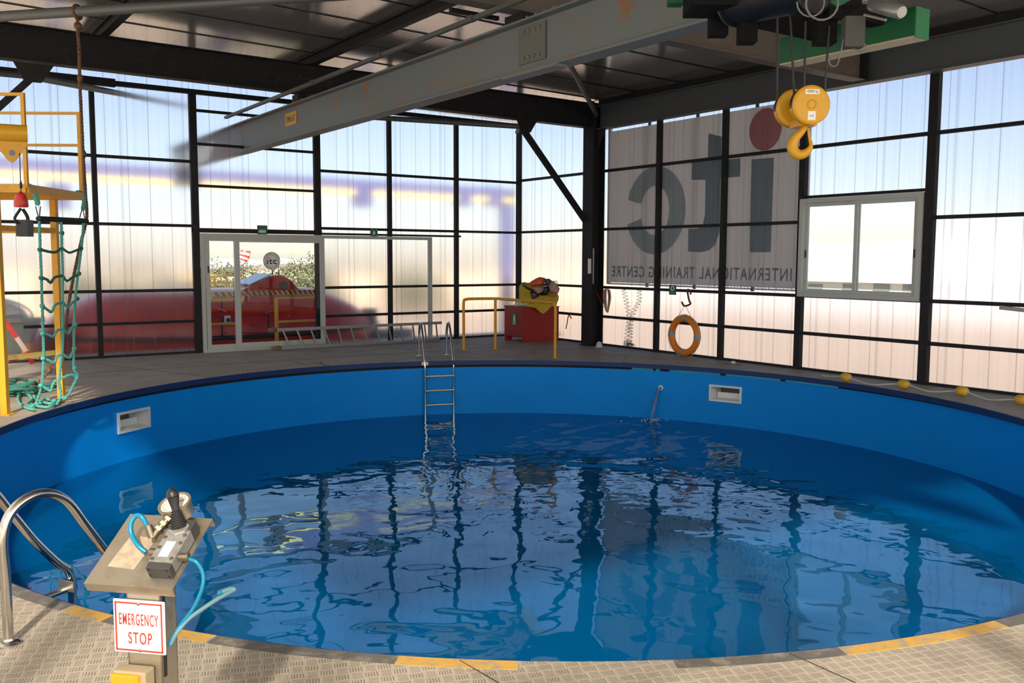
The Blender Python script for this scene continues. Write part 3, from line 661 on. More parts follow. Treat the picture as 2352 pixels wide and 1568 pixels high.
# beams
def beam(name, a, b, w, h, mat, label, ribs=()):
    t = thing(name, V(*a)*.5+V(*b)*.5-V(0, 0, h/2), label, 'beam')
    MB().ibeam(a, b, w, h).build('beam_section', mat, t); return t
mbm = beam('roof_beam', (-1.5, 13.72, 4.50), (11.4, 13.72, 4.42), .20, .46, M_dark, 'deep dark steel roof beam running above the left wall to the corner column')
for x in (1.85, 9.85): 
    MB().prism([V(x-.22, 13.63, 4.22), V(x+.26, 13.63, 4.22), V(x+.10, 13.63, 3.98), V(x-.10, 13.63, 3.98)], (0, .02, 0)).build('gusset_plate', M_dark, mbm)
tb = beam('cross_beam', (-1.5, 7.85, 4.48), (11.42, 7.85, 4.40), .20, .46, M_beam2, 'brownish grey steel cross beam meeting the right wall beam behind the hook')
MB().box((11.38, 7.72, 4.16), (11.41, 7.98, 4.66)).build('end_plate', M_dark, tb)
for z in (4.25, 4.35, 4.45, 4.55): 
    for y in (7.75, 7.95): MB().cyl((11.345, y, z), (11.382, y, z), .014, 6).build('bolt', M_dark, tb)
eb = beam('eave_beam', (11.53, -.4, 4.37), (11.53, 13.53, 4.37), .20, .44, M_eave, 'grey steel beam running along the top of the right wall')
MB().box((11.45, -.4, 4.595), (11.62, 13.5, 4.70)).build('top_angle', M_dark, eb)
MB().prism([V(11.44, 13.50, 4.15), V(11.44, 13.28, 4.15), V(11.44, 13.50, 3.80)], (.02, 0, 0)).build('bracket', M_dark, eb)
# column
cl = thing('steel_column', (11.53, 13.71, 0), 'thick dark steel column standing in the far corner between the two walls', 'column')
MB().ibeam((11.53, 13.71, 0), (11.53, 13.71, 4.68), .30, .30, .018, .014, up=(1, 0, 0)).build('column_section', M_dark, cl)
MB().box((11.36, 13.54, 0), (11.70, 13.88, .02)).build('base_plate', M_dark, cl)
MB().box((11.40, 13.86, .02), (11.66, 13.862, 4.2)).build('web_cover', M_dark, cl)
o = MB().bar((11.33, 13.72, 2.43), (9.82, 13.72, 4.06), .09, .09, up=(0, 1, 0)).build('knee_brace', M_dark); tag(o, 'dark diagonal brace from the corner column up to the roof beam', 'brace')
o = MB().bar((.25, 13.72, 2.36), (1.86, 13.72, 4.06), .09, .09, up=(0, 1, 0)).build('knee_brace', M_dark); tag(o, 'dark diagonal brace at the top left, rising behind the yellow railing', 'brace')
def brace(a, b, r, mat, name, label, cat='brace'):
    return tag(MB().cyl(a, b, r, 12).build(name, mat, smooth=40), label, cat)
p0 = onz(1300, 128, 4.60); p1 = V(11.36, 13.45, 4.40); p00 = p0+(p0-p1)*.35
brace(V(p00.x, p00.y, 4.64), p1, .042, M_galv, 'roof_brace', 'grey tube brace slanting down to the head of the corner column')
a = onz(0, 38, 4.50); b = onz(757, -10, 4.50); d = (b-a).normalized()
TLa, TLb = a-d*2.2, b+d*1.6
brace(TLa, TLb, .06, M_galv, 'roof_brace', 'grey rust-flecked tube crossing the top left corner, with a rope tied round it')
# braces leaving through the left wall to the canopy outside
def two(a, b, lab):
    brace(a, b, .05, M_galv, 'canopy_brace', lab)
n1, n2_ = V(1.85, 13.80, 4.08), V(9.85, 13.80, 4.10)
e1 = ony(250, 210, 16.45); e2 = ony(862, 270, 16.45)
two(n1, n1+(e1-n1)*2.8, 'dark tube brace at the top left running out through the frosted wall')
two(n2_, n2_+(e2-n2_)*1.7, 'dark tube brace running left from the corner brace, out through the frosted wall')
e3 = ony(1300, 272, 15.6)
brace(n2_, V(11.6, 16.4, 4.42), .04, M_dark, 'canopy_brace', 'short dark tube brace at the corner, above the diagonal brace')
brace(n1, V(.1, 16.4, 4.5), .04, M_dark, 'canopy_brace', 'short dark tube brace in the top left corner of the view')
# runway beam
BXr = 5.60
rb = thing('runway_beam', (BXr, 10, 3.57), 'long rusty grey crane beam crossing the hall and going out over the glass door', 'beam')
MB().ibeam((BXr, -1.4, 3.835), (BXr, 21.2, 3.835), .22, .53, .022, .014).build('beam_section', M_beam, rb)
cxb = BXr-.012
MB().box((cxb-.014, 7.40, 3.68), (cxb, 7.86, 4.05)).build('splice_plate', M_splice, rb)
for y in (7.46, 7.55, 7.64, 7.73):
    for z in (3.72, 3.77, 3.96, 4.01) if y in () else (3.735, 3.995):
        MB().lathe((cxb-.014, y+.03, z), (-1, 0, 0), [(0, .018), (.014, .018), (.016, .012)], 6).build('bolt', M_beam, rb)
for y in (7.2, 7.35, 7.5, 7.65, 7.8, 13.55, 13.65, 13.78, 13.9):
    MB().lathe((BXr-.07, y, 4.10), (0, 0, 1), [(0, .016), (.03, .016), (.032, .008)], 6).build('bolt', M_beam, rb)
MB().box((BXr-.10, 7.68, 4.10), (BXr+.10, 8.0, 4.18)).build('hanger_pad', M_dark, rb)
MB().box((BXr-.10, 13.6, 4.10), (BXr+.10, 13.85, 4.21)).build('hanger_pad', M_dark, rb)
MB().box((BXr-.13, 7.1, 3.545), (BXr+.02, 8.0, 3.57)).build('flange_shoe', M_beam, rb)
pl = onx(673, 275, cxb-.001)
MB().box((cxb-.004, 13.90, 3.80), (cxb, 14.38, 4.00)).build('load_plate', base('load_plate_yellow', (.62, .36, .03), .5), rb)
text('SWL6T', .14, (cxb-.006, 14.14, 3.90), (0, -1, 0), (0, 0, 1), M_black, rb, width=.36)
# stiffener rust edge
# conductor bar left of the runway beam
cb = thing('conductor_bar', (5.25, 11.8, 4.15), 'thin grey bar running beside the rusty grey crane beam, on small brackets', 'bar')
a = ony(520, 270, 16.45); MB().bar((5.28, 16.44, 4.17), (5.2, 2.5, 4.17), .05, .045).build('bar', M_galv, cb)
for (x0, x1, y) in ((4.96, 5.55, 8.2), (5.05, 5.55, 12.42)): MB().box((x0, y-.025, 4.2), (x1, y+.025, 4.24)).build('bracket', M_dark, cb)
for (x, y) in ((5.22, 8.2), (5.25, 12.42), (5.23, 10.3)): MB().box((x-.03, y-.04, 4.14), (x+.03, y+.04, 4.2)).build('clamp', M_galv, cb)
for x, nm in ((1.95, 'left'), (6.05, 'right')): pass
# ================================================================== HOIST
RH = 6.35                                     # horizontal distance of the hoist from the viewpoint
M_rim = base('worn_rim', (.25, .25, .25), .35, .8); M_cab = base('cable_grey', (.16, .16, .16), .5)
HR, HF = V(RT.x, RT.y, 0).normalized(), V(FW.x, FW.y, 0).normalized()
ho = thing('overhead_hoist', (5.2, 4.0, 3.2), 'dark overhead electric hoist with green carriage plates at the top right', 'hoist')
hp = onr
GX = 6.30
for dx in (0, .16): MB().box((GX+dx, 3.90, 3.325), (GX+dx+.011, 5.105, 3.532)).build('carriage_plate', M_green, ho)
MB().box((GX, 3.90, 3.314), (GX+.174, 5.105, 3.325)).build('carriage_flange', base('pale_flange', (.55, .47, .30), .5), ho)
MB().box((GX, 3.889, 3.314), (GX+.174, 3.90, 3.532)).build('carriage_end', base('light_green', (.02, .17, .07), .5), ho)
for y in (4.15, 4.67): MB().box((5.05, y, 3.45), (GX, y+.11, 3.56)).build('cross_member', M_hblack, ho)
d0 = onr(1690, 6, 6.73); d1 = onr(1872, -34, 6.18); dl = (d1-d0).length; dd = (d1-d0).normalized()
MB().lathe(d0, dd, [(0, .12), (.0, .167), (.03, .167), (.03, .152), (dl-.03, .152), (dl-.03, .167), (dl, .167), (dl+.015, .11)], 28).build('rope_drum', base('drum_black', (.008, .010, .014), .45, spec=.3), ho, smooth=40)
MB().lathe(d0-dd*.003, dd, [(0, .157), (0, .169), (.009, .169), (.009, .157)], 28).build('drum_ring', M_rim, ho, smooth=40)
def hang(x0, y0, x1, y1, r, nm, mt, dep=.06):
    a, b = onr(x0, y0, r), onr(x1, y1, r); hw = abs((b-a).dot(HR))/2; hh = abs(b.z-a.z)/2
    MB().obox((a+b)/2+HF*dep*.6, HR*hw*.92, HF*dep, V(0, 0, hh)).build(nm, mt, ho)
hang(1630, 5, 1674, 80, 6.8, 'motor_mount', M_hblack); hang(1697, 45, 1741, 96, 6.66, 'limit_switch', M_hblack)
hang(1560, -30, 2010, 2, 6.66, 'trolley_frame', M_hblack, .18); hang(1535, -5, 1572, 8, 6.8, 'green_bracket', M_green)
p_ = onr(1640, 18, 6.85); MB().lathe(p_, onr(1585, 28, 7.1)-p_, [(0, .022), (.09, .022), (.10, .037), (.11, .037), (.12, .01)], 12).build('drum_shaft', M_hblack, ho)
p_ = onr(1845, 12, 6.36); MB().lathe(p_, onr(1872, 22, 6.2)-p_, [(0, .09), (.075, .09), (.095, .067), (.13, .06), (.15, .022)], 20).build('gearbox', M_hblack, ho, smooth=40)
MB().prism([onr(x, y, 6.29) for x, y in ((1898, 0), (1962, -4), (1924, 16))], (0, .03, 0)).build('green_bracket', M_green, ho)
hang(1873, 38, 1924, 98, 6.36, 'control_box', M_hblack); hang(1936, 40, 1989, 106, 6.22, 'terminal_box', base('box_grey', (.055, .055, .052), .7), .04)
a = onr(2003, 10, 6.22); b = onr(2072, 28, 6.0); MB().lathe(a, b-a, [(0, .037), (.015, .043), ((b-a).length-.02, .043), ((b-a).length, .033)], 20).build('travel_motor', base('motor_silver', (.30, .30, .29), .35, .6), ho, smooth=40)
MB().cyl(onr(1985, 34, 6.14), onr(2035, 46, 6.07), .009, 8).build('linkage', M_rim, ho)
hang(1900, 20, 1935, 42, 6.29, 'junction_bracket', M_hblack)
def loop(c_, r, n=18): return [c_+HR*math.cos(a)*r+V(0, 0, math.sin(a)*r) for a in [2*PI*k/n for k in range(n)]]
MB().tube(loop(onr(1888, 8, 6.14), .10), .007, 6, closed=True).build('cable_loop', M_cab, ho)
MB().tube(loop(onr(1862, 6, 6.14), .085), .006, 6, closed=True).build('cable_loop', M_cab, ho)
for pts in ([(1938, 90), (1930, 125), (1922, 150), (1908, 150), (1903, 135)], [(1985, 100), (1990, 112), (1975, 118), (1960, 112)]):
    MB().tube(smooth_path([onr(x, y, 6.2) for x, y in pts], 5), .0045, 6).build('loose_cable', M_cab, ho, smooth=60)
# hook block
hb_ = thing('hook_block', onr(1840, 365, RH), 'yellow two-sheave hook block with a big yellow hook hanging on wire ropes', 'hook block')
cf = onr(1860, 242, RH-.09); cbk = onr(1822, 250, RH+.10)
axis = (cf-cbk); axis.z = 0; axis.normalize()
axis = (axis*.55-HF*.9).normalized()
Rs = .124
for c_ in (cf, cbk):
    MB().lathe(c_-axis*.037, axis, [(0, Rs-.019), (.009, Rs), (.063, Rs), (.072, Rs-.009), (.074, Rs-.022)], 40).build('sheave_cover', M_yelhook, hb_, smooth=40)
side = axis.cross(V(0, 0, 1)).normalized(); sd_ = side if side.dot(RT) > 0 else -side
for c_ in (cf, cbk):
    mb = MB()
    for k in range(9):
        a, b = D2R(112+k*8.5), D2R(112+(k+1)*8.5); r_ = Rs+.0015
        p = c_+(sd_*math.cos(a)+V(0, 0, 1)*math.sin(a))*r_; q = c_+(sd_*math.cos(b)+V(0, 0, 1)*math.sin(b))*r_
        p2 = c_+(sd_*math.cos(a)+V(0, 0, 1)*math.sin(a))*(r_-.004); q2 = c_+(sd_*math.cos(b)+V(0, 0, 1)*math.sin(b))*(r_-.004)
        mb.hexa([p-axis*.026, q-axis*.026, q+axis*.015, p+axis*.015, p2-axis*.026, q2-axis*.026, q2+axis*.015, p2+axis*.015])
    mb.build('rope_slot', M_black, hb_)
MB().lathe(cf+axis*.030, axis, [(0, .031), (.012, .031), (.015, .025), (.010, .022), (.010, .0)], 24).build('axle_cap', M_yelhook, hb_, smooth=30)
MB().cyl(cbk, cf, .037, 16).build('axle', M_yelhook, hb_)
lp = cf+axis*.0385
text('10000 kg', .025, lp+V(0, 0, .080), sd_, (0, 0, 1), M_black, hb_, width=.074)
MB().obox(lp+V(0, 0, .080)-axis*.001, sd_*.046, V(0, 0, .015), axis*.001).build('load_label', M_signw, hb_)
MB().obox(lp+V(0, 0, -.070)-axis*.001, sd_*.025, V(0, 0, .028), axis*.001).build('maker_label', M_signw, hb_)
text('m3', .019, lp+V(0, 0, -.070), sd_, (0, 0, 1), M_black, hb_)
mid = (cf+cbk)/2
MB().obox(mid+V(0, 0, -.107)+sd_*.015, sd_*.06, axis*.08, V(0, 0, .022)).build('trunnion', M_yelhook, hb_)
hk = [(1850, 280), (1847, 294), (1838, 306), (1826, 318), (1820, 333), (1823, 347), (1834, 355), (1847, 353), (1858, 344), (1863, 333), (1863, 322)]
pts = smooth_path([onr(x, y, RH) for x, y in hk], 4); N_ = len(pts)
prof = [.022, .024, .028, .036, .042, .043, .041, .035, .025, .015, .006]
rr = []
for i in range(N_):
    f = i/(N_-1)*(len(prof)-1); j = min(int(f), len(prof)-2); rr.append(prof[j]*(1-(f-j))+prof[j+1]*(f-j))
MB().tube(pts, [r_*.84 for r_ in rr], 14).build('hook', M_yelhook, hb_, smooth=60)
MB().bar(onr(1856, 294, RH), onr(1862, 334, RH), .006, .02).build('safety_latch', M_yelhook, hb_)
for (x0, y0, x1, y1), lb_ in (((1786, 38, 1785, 228), 'wire rope of the hoist, leftmost of the four above the yellow hook block'), ((1815, 22, 1824, 218), 'wire rope of the hoist, second from the left above the hook block'), ((1851, 30, 1847, 205), 'wire rope of the hoist, third from the left above the hook block'), ((1905, 60, 1893, 226), 'wire rope of the hoist, rightmost of the four, slanting to the hook block')):
    tag(MB().cyl(onr(x0, y0, RH-.02), onr(x1, y1, RH-.02), .0078, 8).build('wire_rope', base('wire_rope_steel', (.03, .03, .032), .5, .5)), lb_, 'wire rope', 'hoist wire ropes')

# ================================================================== POOL LADDERS
def pool_ladder(F1, F2, prof, label, bend_s, treads, stub=True, zlow=-1.5, r=.0215):
    """F1, F2 feet on deck; prof: (distance towards pool, height) path of each rail"""
    u = (V(PC.x, PC.y, 0)-(F1+F2)/2); u.z = 0; u.normalize(); t = thing('pool_ladder', (F1+F2)/2, label, 'pool ladder')
    for F in (F1, F2):
        pts = smooth_path([F+u*s_+V(0, 0, z) for s_, z in prof], 6)+[F+u*bend_s+V(0, 0, zlow)]
        o = MB().tube(pts, r, 14).build('handrail', M_chrome, t, smooth=60)
        MB().lathe(F, (0, 0, 1), [(0, .052), (.008, .052), (.018, .040), (.020, .026), (.028, .024)], 24).build('foot_flange', M_chrome, o, smooth=40)
        q = F+u*bend_s+V(0, 0, -.045); MB().obox(q-u*.035, u*.003, V(-u.y, u.x, 0)*.055, V(0, 0, .028)).build('rail_bracket', M_steel, o)
        if stub: MB().cyl(q+V(0, 0, -.02), q-u*.16+V(0, 0, -.02), .016, 12).build('wall_stub', M_chrome, o, smooth=40)
    for z in treads:
        a, b = F1+u*bend_s+V(0, 0, z), F2+u*bend_s+V(0, 0, z)
        o = MB().bar(a, b, .06, .022).build('tread', M_steel, t)
        for e, s_ in ((a, 1), (b, -1)): d_ = (b-a).normalized()*s_; MB().cyl(e+d_*.018, e+d_*.05, .019, 10).build('tread_end_cap', M_black, o)
    return t
FA = V(.411, 4.440, 0); uA = V(PC.x-FA.x, PC.y-FA.y, 0).normalized(); nA = V(-uA.y, uA.x, 0)
nearprof = [(0, 0), (0, .30), (-.002, .49), (.055, .595), (.18, .632), (.31, .575), (.42, .42), (.54, .245), (.66, .10), (.725, .035), (.745, -.05), (.745, -.12)]
pool_ladder(FA, FA+nA*.50, nearprof, 'polished steel pool ladder at the near left edge, behind the emergency stop post', .745, (-.30, -.55, -.80))
F1, F2 = V(7.659, 13.716, 0), V(8.127, 13.579, 0)
uf = V(PC.x-F1.x, PC.y-F1.y, 0).normalized()
pool_ladder(F1, F2, [(0, 0), (0, .30), (.03, .47), (.12, .575), (.22, .585), (.34, .50), (.50, .26), (.62, .05), (.66, -.05), (.67, -.2)], 'steel pool ladder with three treads showing on the far pool wall', .70, (-.25, -.49, -.73, -.97), stub=False, r=.020)
# ================================================================== EMERGENCY STOP PEDESTAL
wv = V(.70418, -.71003, 0); mv = V(.71003, .70418, 0); zv = V(0, 0, 1)
BL = V(.412, 2.535, .85)
base_p = BL+wv*.13+mv*.05; base_p.z = 0
pe = thing('control_pedestal', base_p, 'stainless steel control pedestal with lever, gauge and emergency stop sign at the pool edge', 'control pedestal')
tilt_b, tilt_a, wp_ = .125, .215, .2516
pv = (mv*tilt_a+zv*tilt_b); pd = pv.length; pv = pv.normalized(); nv = wv.cross(pv).normalized()      # plate normal (up)
if nv.z < 0: nv = -nv
def pp(x, y, h=0): return BL+wv*x+pv*y+nv*h
mb = MB(); mb.hexa([pp(0, 0, -.004), pp(wp_, 0, -.004), pp(wp_, pd, -.004), pp(0, pd, -.004), pp(0, 0), pp(wp_, 0), pp(wp_, pd), pp(0, pd)])
mb.hexa([pp(0, 0, -.028), pp(wp_, 0, -.028), pp(wp_, .004, -.028), pp(0, .004, -.028), pp(0, 0, -.004), pp(wp_, 0, -.004), pp(wp_, .004, -.004), pp(0, .004, -.004)])
mb.hexa([pp(0, pd-.004, -.028), pp(wp_, pd-.004, -.028), pp(wp_, pd, -.028), pp(0, pd, -.028), pp(0, pd-.004, -.004), pp(wp_, pd-.004, -.004), pp(wp_, pd, -.004), pp(0, pd, -.004)])
mb.build('top_plate', M_steel, pe)
# cardboard-coloured worn patch
MB().hexa([pp(.035, .06, .0), pp(.115, .055, .0), pp(.125, .165, .0), pp(.045, .17, .0), pp(.035, .06, .0008), pp(.115, .055, .0008), pp(.125, .165, .0008), pp(.045, .17, .0008)]).build('worn_film', worn('worn_film', (.50, .38, .26), (.38, .29, .20), 30, .45, .6, .5), pe)
px0, px1 = .108, .205; D0, D1 = .02, .095
def q_(x, y, z): return V(BL.x, BL.y, 0)+wv*x+mv*y+zv*z
mb = MB(); th = .004
for (a, b, c_, d_) in ((px0, px1, D0, D0+th), (px0, px0+th, D0, D1), (px1-th, px1, D0, D1), (px0, px1, D1-th, D1)):
    mb.hexa([q_(a, c_, 0), q_(b, c_, 0), q_(b, d_, 0), q_(a, d_, 0), q_(a, c_, .845+c_*.5), q_(b, c_, .845+c_*.5), q_(b, d_, .845+d_*.5), q_(a, d_, .845+d_*.5)])
mb.build('post', M_steel, pe)
mb = MB(); mb.hexa([q_(px1-.001, D0+.008, .60), q_(px1+.002, D0+.008, .60), q_(px1+.002, D0+.02, .60), q_(px1-.001, D0+.02, .60), q_(px1-.001, D0+.008, .82), q_(px1+.002, D0+.008, .82), q_(px1+.002, D0+.02, .82), q_(px1-.001, D0+.02, .82)]); mb.build('cable_slot', M_black, pe)
MB().obox(q_(.157, .057, .005), wv*.09, mv*.09, zv*.005).build('base_flange', M_steel, pe)
# sign: placed on the front face of the post
def onplane(x, y, p0, n):
    d = ray(x, y); return EYEP+d*((p0-EYEP).dot(n)/d.dot(n))
sp0 = q_(0, D0-.006, 0); s_tl, s_tr, s_br, s_bl = (onplane(x, y, sp0, mv) for x, y in ((258, 1373), (377, 1382), (383, 1505), (267, 1494)))
sc = (s_tl+s_tr+s_br+s_bl)/4; sw = ((s_tr-s_tl).dot(wv)+(s_br-s_bl).dot(wv))/4; sh = ((s_tl-s_bl).z+(s_tr-s_br).z)/4
sg = thing('warning_sign', sc-zv*sh, 'white and red emergency stop sign fixed to the steel pedestal', 'sign')
MB().obox(sc, wv*sw, mv*.0035, zv*sh).build('sign_plate', M_signw, sg, bevel=.003)
fr_ = sc-mv*.0042; mb = MB(); e, w_ = .008, .0042
for (cx_, cz_, hx_, hz_) in ((0, sh-e, sw-e, w_/2), (0, -sh+e, sw-e, w_/2), (sw-e, 0, w_/2, sh-e), (-sw+e, 0, w_/2, sh-e)):
    mb.obox(fr_+wv*cx_+zv*cz_, wv*(hx_+w_/2 if hx_ > w_ else hx_), mv*.0006, zv*(hz_+w_/2 if hz_ > w_ else hz_))
mb.build('red_border', M_signr, sg)
text('EMERGENCY', sh*.62, fr_+zv*sh*.28, wv, zv, M_signr, sg, width=sw*1.52, bold=.0001, depth=.0006)
text('STOP', sh*.62, fr_-zv*sh*.42+wv*sw*.04, wv, zv, M_signr, sg, width=sw*.92, bold=.0002, depth=.0006)
for z in (sh-.009, -sh+.009): MB().lathe(fr_+zv*z+wv*.001, -mv, [(0, .0045), (.002, .0045), (.003, .002)], 10).build('rivet', M_alu, sg)
# valve block and lever
vb = thing('control_valve', pp(.19, .06, 0), 'grey valve block with a black ribbed lever on the pedestal plate', 'valve')
bx0, bx1, by0, by1, bh = .172, .238, .033, .195, .042
def blk(x0, x1, y0, y1, h0, h1, nm, mt, par=vb, bev=0):
    mb = MB(); mb.hexa([pp(x0, y0, h0), pp(x1, y0, h0), pp(x1, y1, h0), pp(x0, y1, h0), pp(x0, y0, h1), pp(x1, y0, h1), pp(x1, y1, h1), pp(x0, y1, h1)]); return mb.build(nm, mt, par, bevel=bev)
M_vblk = worn('cast_aluminium', (.36, .35, .33), (.28, .26, .23), 40, .45, .7, .45, .5)
blk(bx0, bx1, by0+.02, by1-.03, .002, bh, 'valve_body', M_vblk, bev=.0015)
blk(bx0, bx1, by0, by0+.02, .002, bh-.004, 'end_cap', base('dark_cap', (.05, .05, .045), .4), bev=.0015)
blk(bx0, bx1, by1-.03, by1+.005, .002, bh+.002, 'end_cap', base('dark_cap', (.05, .05, .045), .4), bev=.0015)
blk(.190, .217, .070, .122, bh, bh+.0008, 'paper_label', M_signw)
for x, y in ((.179, .06), (.231, .065), (.179, .10), (.231, .118), (.179, .135), (.231, .145)): MB().lathe(pp(x, y, bh), nv, [(0, .0055), (.0015, .0055), (.002, .003)], 12).build('screw', M_brass, vb)
for x, z in ((.179, .010), (.231, .010), (.179, .032), (.231, .032)): MB().lathe(pp(x, by0, z), -pv, [(0, .0035), (.001, .0035)], 8).build('screw', M_black, vb)
lc_ = pp(.206, .165, bh); MB().lathe(lc_, nv, [(0, .027), (.006, .027), (.010, .024)], 6).build('lever_base', M_vblk, vb)
# lever points to the knob seen at (397,1130)
kd_ = V(BL.x, BL.y, 0)
kn = onplane(396, 1133, lc_+mv*.012, mv); la = (kn-lc_).normalized(); LL = (kn-lc_).length
prof = []
for i in range(8):
    h = .006+i*LL*.062; r_ = .0225-.0014*i; prof += [(h, r_), (h+LL*.022, r_+.001), (h+LL*.04, r_-.003), (h+LL*.06, r_-.003)]
lev = MB().lathe(lc_, la, prof, 24).build('rubber_boot', M_rubber, vb, smooth=70)
MB().lathe(lc_, la, [(LL*.48, .0095), (LL*.62, .0105), (LL*.78, .0135), (LL*.86, .0150), (LL*.89, .0160), (LL*.90, .0150), (LL*.91, .0162), (LL*1.0, .0162), (LL*1.08, .013), (LL*1.14, .007), (LL*1.155, .002)], 24).build('lever_handle', M_black, vb, smooth=50)
# gauge
g = onplane(403, 1160, lc_+mv*.055, mv); gn = (-mv*.42+zv*.90-wv*.12).normalized()
gt = thing('pressure_gauge', g, 'round steel pressure gauge with a pale dial behind the black lever', 'gauge')
MB().lathe(g, gn, [(-.036, .030), (-.034, .040), (0, .043), (.003, .0455), (.010, .0455), (.010, .040), (.0015, .039), (.001, .02)], 36).build('gauge_case', M_steel, gt, smooth=40)
MB().lathe(g, gn, [(.002, .0385), (.0065, .0385)], 36).build('dial', base('dial_cream', (.72, .66, .55), .4), gt)
u_ = gn.cross(wv).normalized(); v_ = gn.cross(u_)
mb = MB()
for k in range(17):
    a = 2*PI*k/20-.9; p = g+gn*.0068+(u_*math.cos(a)+v_*math.sin(a))*.034; mb.bar(p, p-(u_*math.cos(a)+v_*math.sin(a))*.006, .0012, .0004, up=gn)
mb.bar(g+gn*.0072, g+gn*.0072+(u_*.5-v_*.8)*.030, .002, .0005, up=gn); mb.build('dial_marks', M_black, gt)
# fittings between gauge and block
def onp(x, y, h): return onplane(x, y, pp(0, 0, h), nv)
ft = thing('air_fitting', onp(360, 1235, .03), 'row of nickel pipe fittings joining the gauge to the valve block', 'fitting')
f1, f2, f3 = pp(.158, .196, .045), pp(.143, .165, .038), pp(.135, .140, .032)
MB().cyl(f1, f2, .012, 12).build('nipple', M_brass, ft, smooth=40)
for q in (.0, .5, 1.0): p = f1.lerp(f2, q); d_ = (f2-f1).normalized(); MB().lathe(p-d_*.004, d_, [(0, .0155), (.009, .0155)], 6).build('hex_nut', M_brass, ft)
MB().cyl(f2, f3, .011, 12).build('elbow', M_brass, ft, smooth=40)
g2 = pp(.122, .158, .058); MB().cyl(f3, g2, .0105, 14).build('hose_socket', M_brass, ft, smooth=40)
h1_ = pp(.148, .099, .022); MB().cyl(h1_, pp(.173, .099, .022), .0105, 12).build('side_port', M_brass, ft, smooth=40)
MB().cyl(pp(bx1, .086, .025), pp(bx1+.026, .089, .025), .0105, 12).build('outlet_port', M_brass, ft, smooth=40)
# hoses
def hose(px, name, mat, lab, r=.0052, hs=None):
    pts = [onplane(x, y, p0_, mv) for (x, y), p0_ in zip(px, hs)]
    return tag(MB().tube(smooth_path(pts, 6), r, 12).build(name, mat, smooth=60), lab, 'hose')
pa = g2; pb = h1_
hose([(337, 1206), (326, 1187), (313, 1184), (301, 1200), (302, 1226), (318, 1253), (335, 1267)], 'air_hose', M_tubeblue, 'short bright blue air hose looping on the pedestal plate', .0068, [pa, pa, pa+mv*.0, pa.lerp(pb, .3), pa.lerp(pb, .6), pb, pb])
pc_ = pp(bx1+.024, .089, .025)
e_ = q_(px1+.002, D0+.014, .63)
hose([(433, 1283), (452, 1291), (466, 1318), (464, 1350), (445, 1395), (415, 1435), (393, 1470), (390, 1482)], 'air_hose', M_tubeblue, 'thin blue air hose curving from the valve down into the pedestal post', .0052, [pc_, pc_, pc_, pc_.lerp(e_, .3), pc_.lerp(e_, .6), pc_.lerp(e_, .8), e_, e_])
hose([(393, 1478), (405, 1455), (430, 1424), (465, 1398), (505, 1372), (532, 1357), (538, 1353), (530, 1352), (515, 1357), (506, 1361)], 'air_hose', M_tubegrey, 'grey blue hose sticking out of the pedestal with its open end over the water', .0056, [e_]*2+[e_+mv*.01]*8)
q1_ = onplane(512, 1358, e_+mv*.01, mv); q2_ = onplane(503, 1362, e_+mv*.01, mv); MB().cyl(q1_, q2_, .0078, 12).build('hose_cuff', M_tubeblue, bpy.data.objects['air_hose.002'], smooth=40)
# yellow switch box at the bottom of the post
yc = onplane(305, 1560, q_(0, D0-.03, 0), mv); yb_o = thing('switch_box', yc-zv*.04, 'yellow and grey switch box low on the front of the steel pedestal', 'switch box')
MB().obox(yc-zv*.02+mv*.006, wv*.046, mv*.022, zv*.048).build('box_body', base('box_beige', (.46, .36, .22), .5), yb_o, bevel=.004)
MB().obox(yc-zv*.026-mv*.018-wv*.008, wv*.040, mv*.008, zv*.048).build('box_lid', M_yel, yb_o, bevel=.004)
# ================================================================== YELLOW TOWER WITH NET
A_, B_ = V(1.10, 11.08, 0), V(1.772, 11.87, 0); Pn, Qn = V(1.35, 10.69, 2.41), V(2.05, 11.71, 2.41)
pq = (Qn-Pn).normalized(); pr_ = V(-pq.y, pq.x, 0)
tw = thing('access_tower', (A_+B_)/2, 'yellow steel access tower with railings at the left edge of the pool', 'tower')
for p in (A_, B_):
    o = MB().obox(p+V(0, 0, 1.18), pq*.034, pr_*.034, V(0, 0, 1.18)).build('leg', M_yel, tw); MB().obox(p+V(0, 0, .005), pq*.08, pr_*.08, V(0, 0, .005)).build('foot_plate', M_yel, o)
A2, B2 = A_+pr_*1.3, B_+pr_*1.3
for p in (A2, B2):
    o = MB().obox(p+V(0, 0, 1.18), pq*.034, pr_*.034, V(0, 0, 1.18)).build('leg', M_yel, tw); MB().obox(p+V(0, 0, .005), pq*.08, pr_*.08, V(0, 0, .005)).build('foot_plate', M_yel, o)
zp = 2.40
corn = [Pn, Qn, Qn+pr_*1.7, Pn+pr_*1.7]
for i in range(4):
    a, b = corn[i].copy(), corn[(i+1) % 4].copy(); a.z = b.z = zp; MB().bar(a, b, .05, .085).build('platform_beam', M_yel, tw)
MB().prism([c_+V(0, 0, -.0) for c_ in [V(c_.x, c_.y, zp+.035) for c_ in corn]], (0, 0, .012)).build('platform_deck', M_tread, tw)
for a, b, z in ((A_, B_, 2.00), (A_, A2, 2.0), (B_, B2, 2.0)): MB().bar(a+V(0, 0, z), b+V(0, 0, z), .05, .06).build('cross_rail', M_yel, tw)
for p, z1 in ((Pn, 3.37), (Qn, 3.37), (Pn+pr_*1.7, 3.37), (Qn+pr_*1.7, 3.37)): MB().obox(V(p.x, p.y, (zp+z1)/2), pq*.018, pr_*.018, V(0, 0, (z1-zp)/2)).build('rail_post', M_yel, tw)
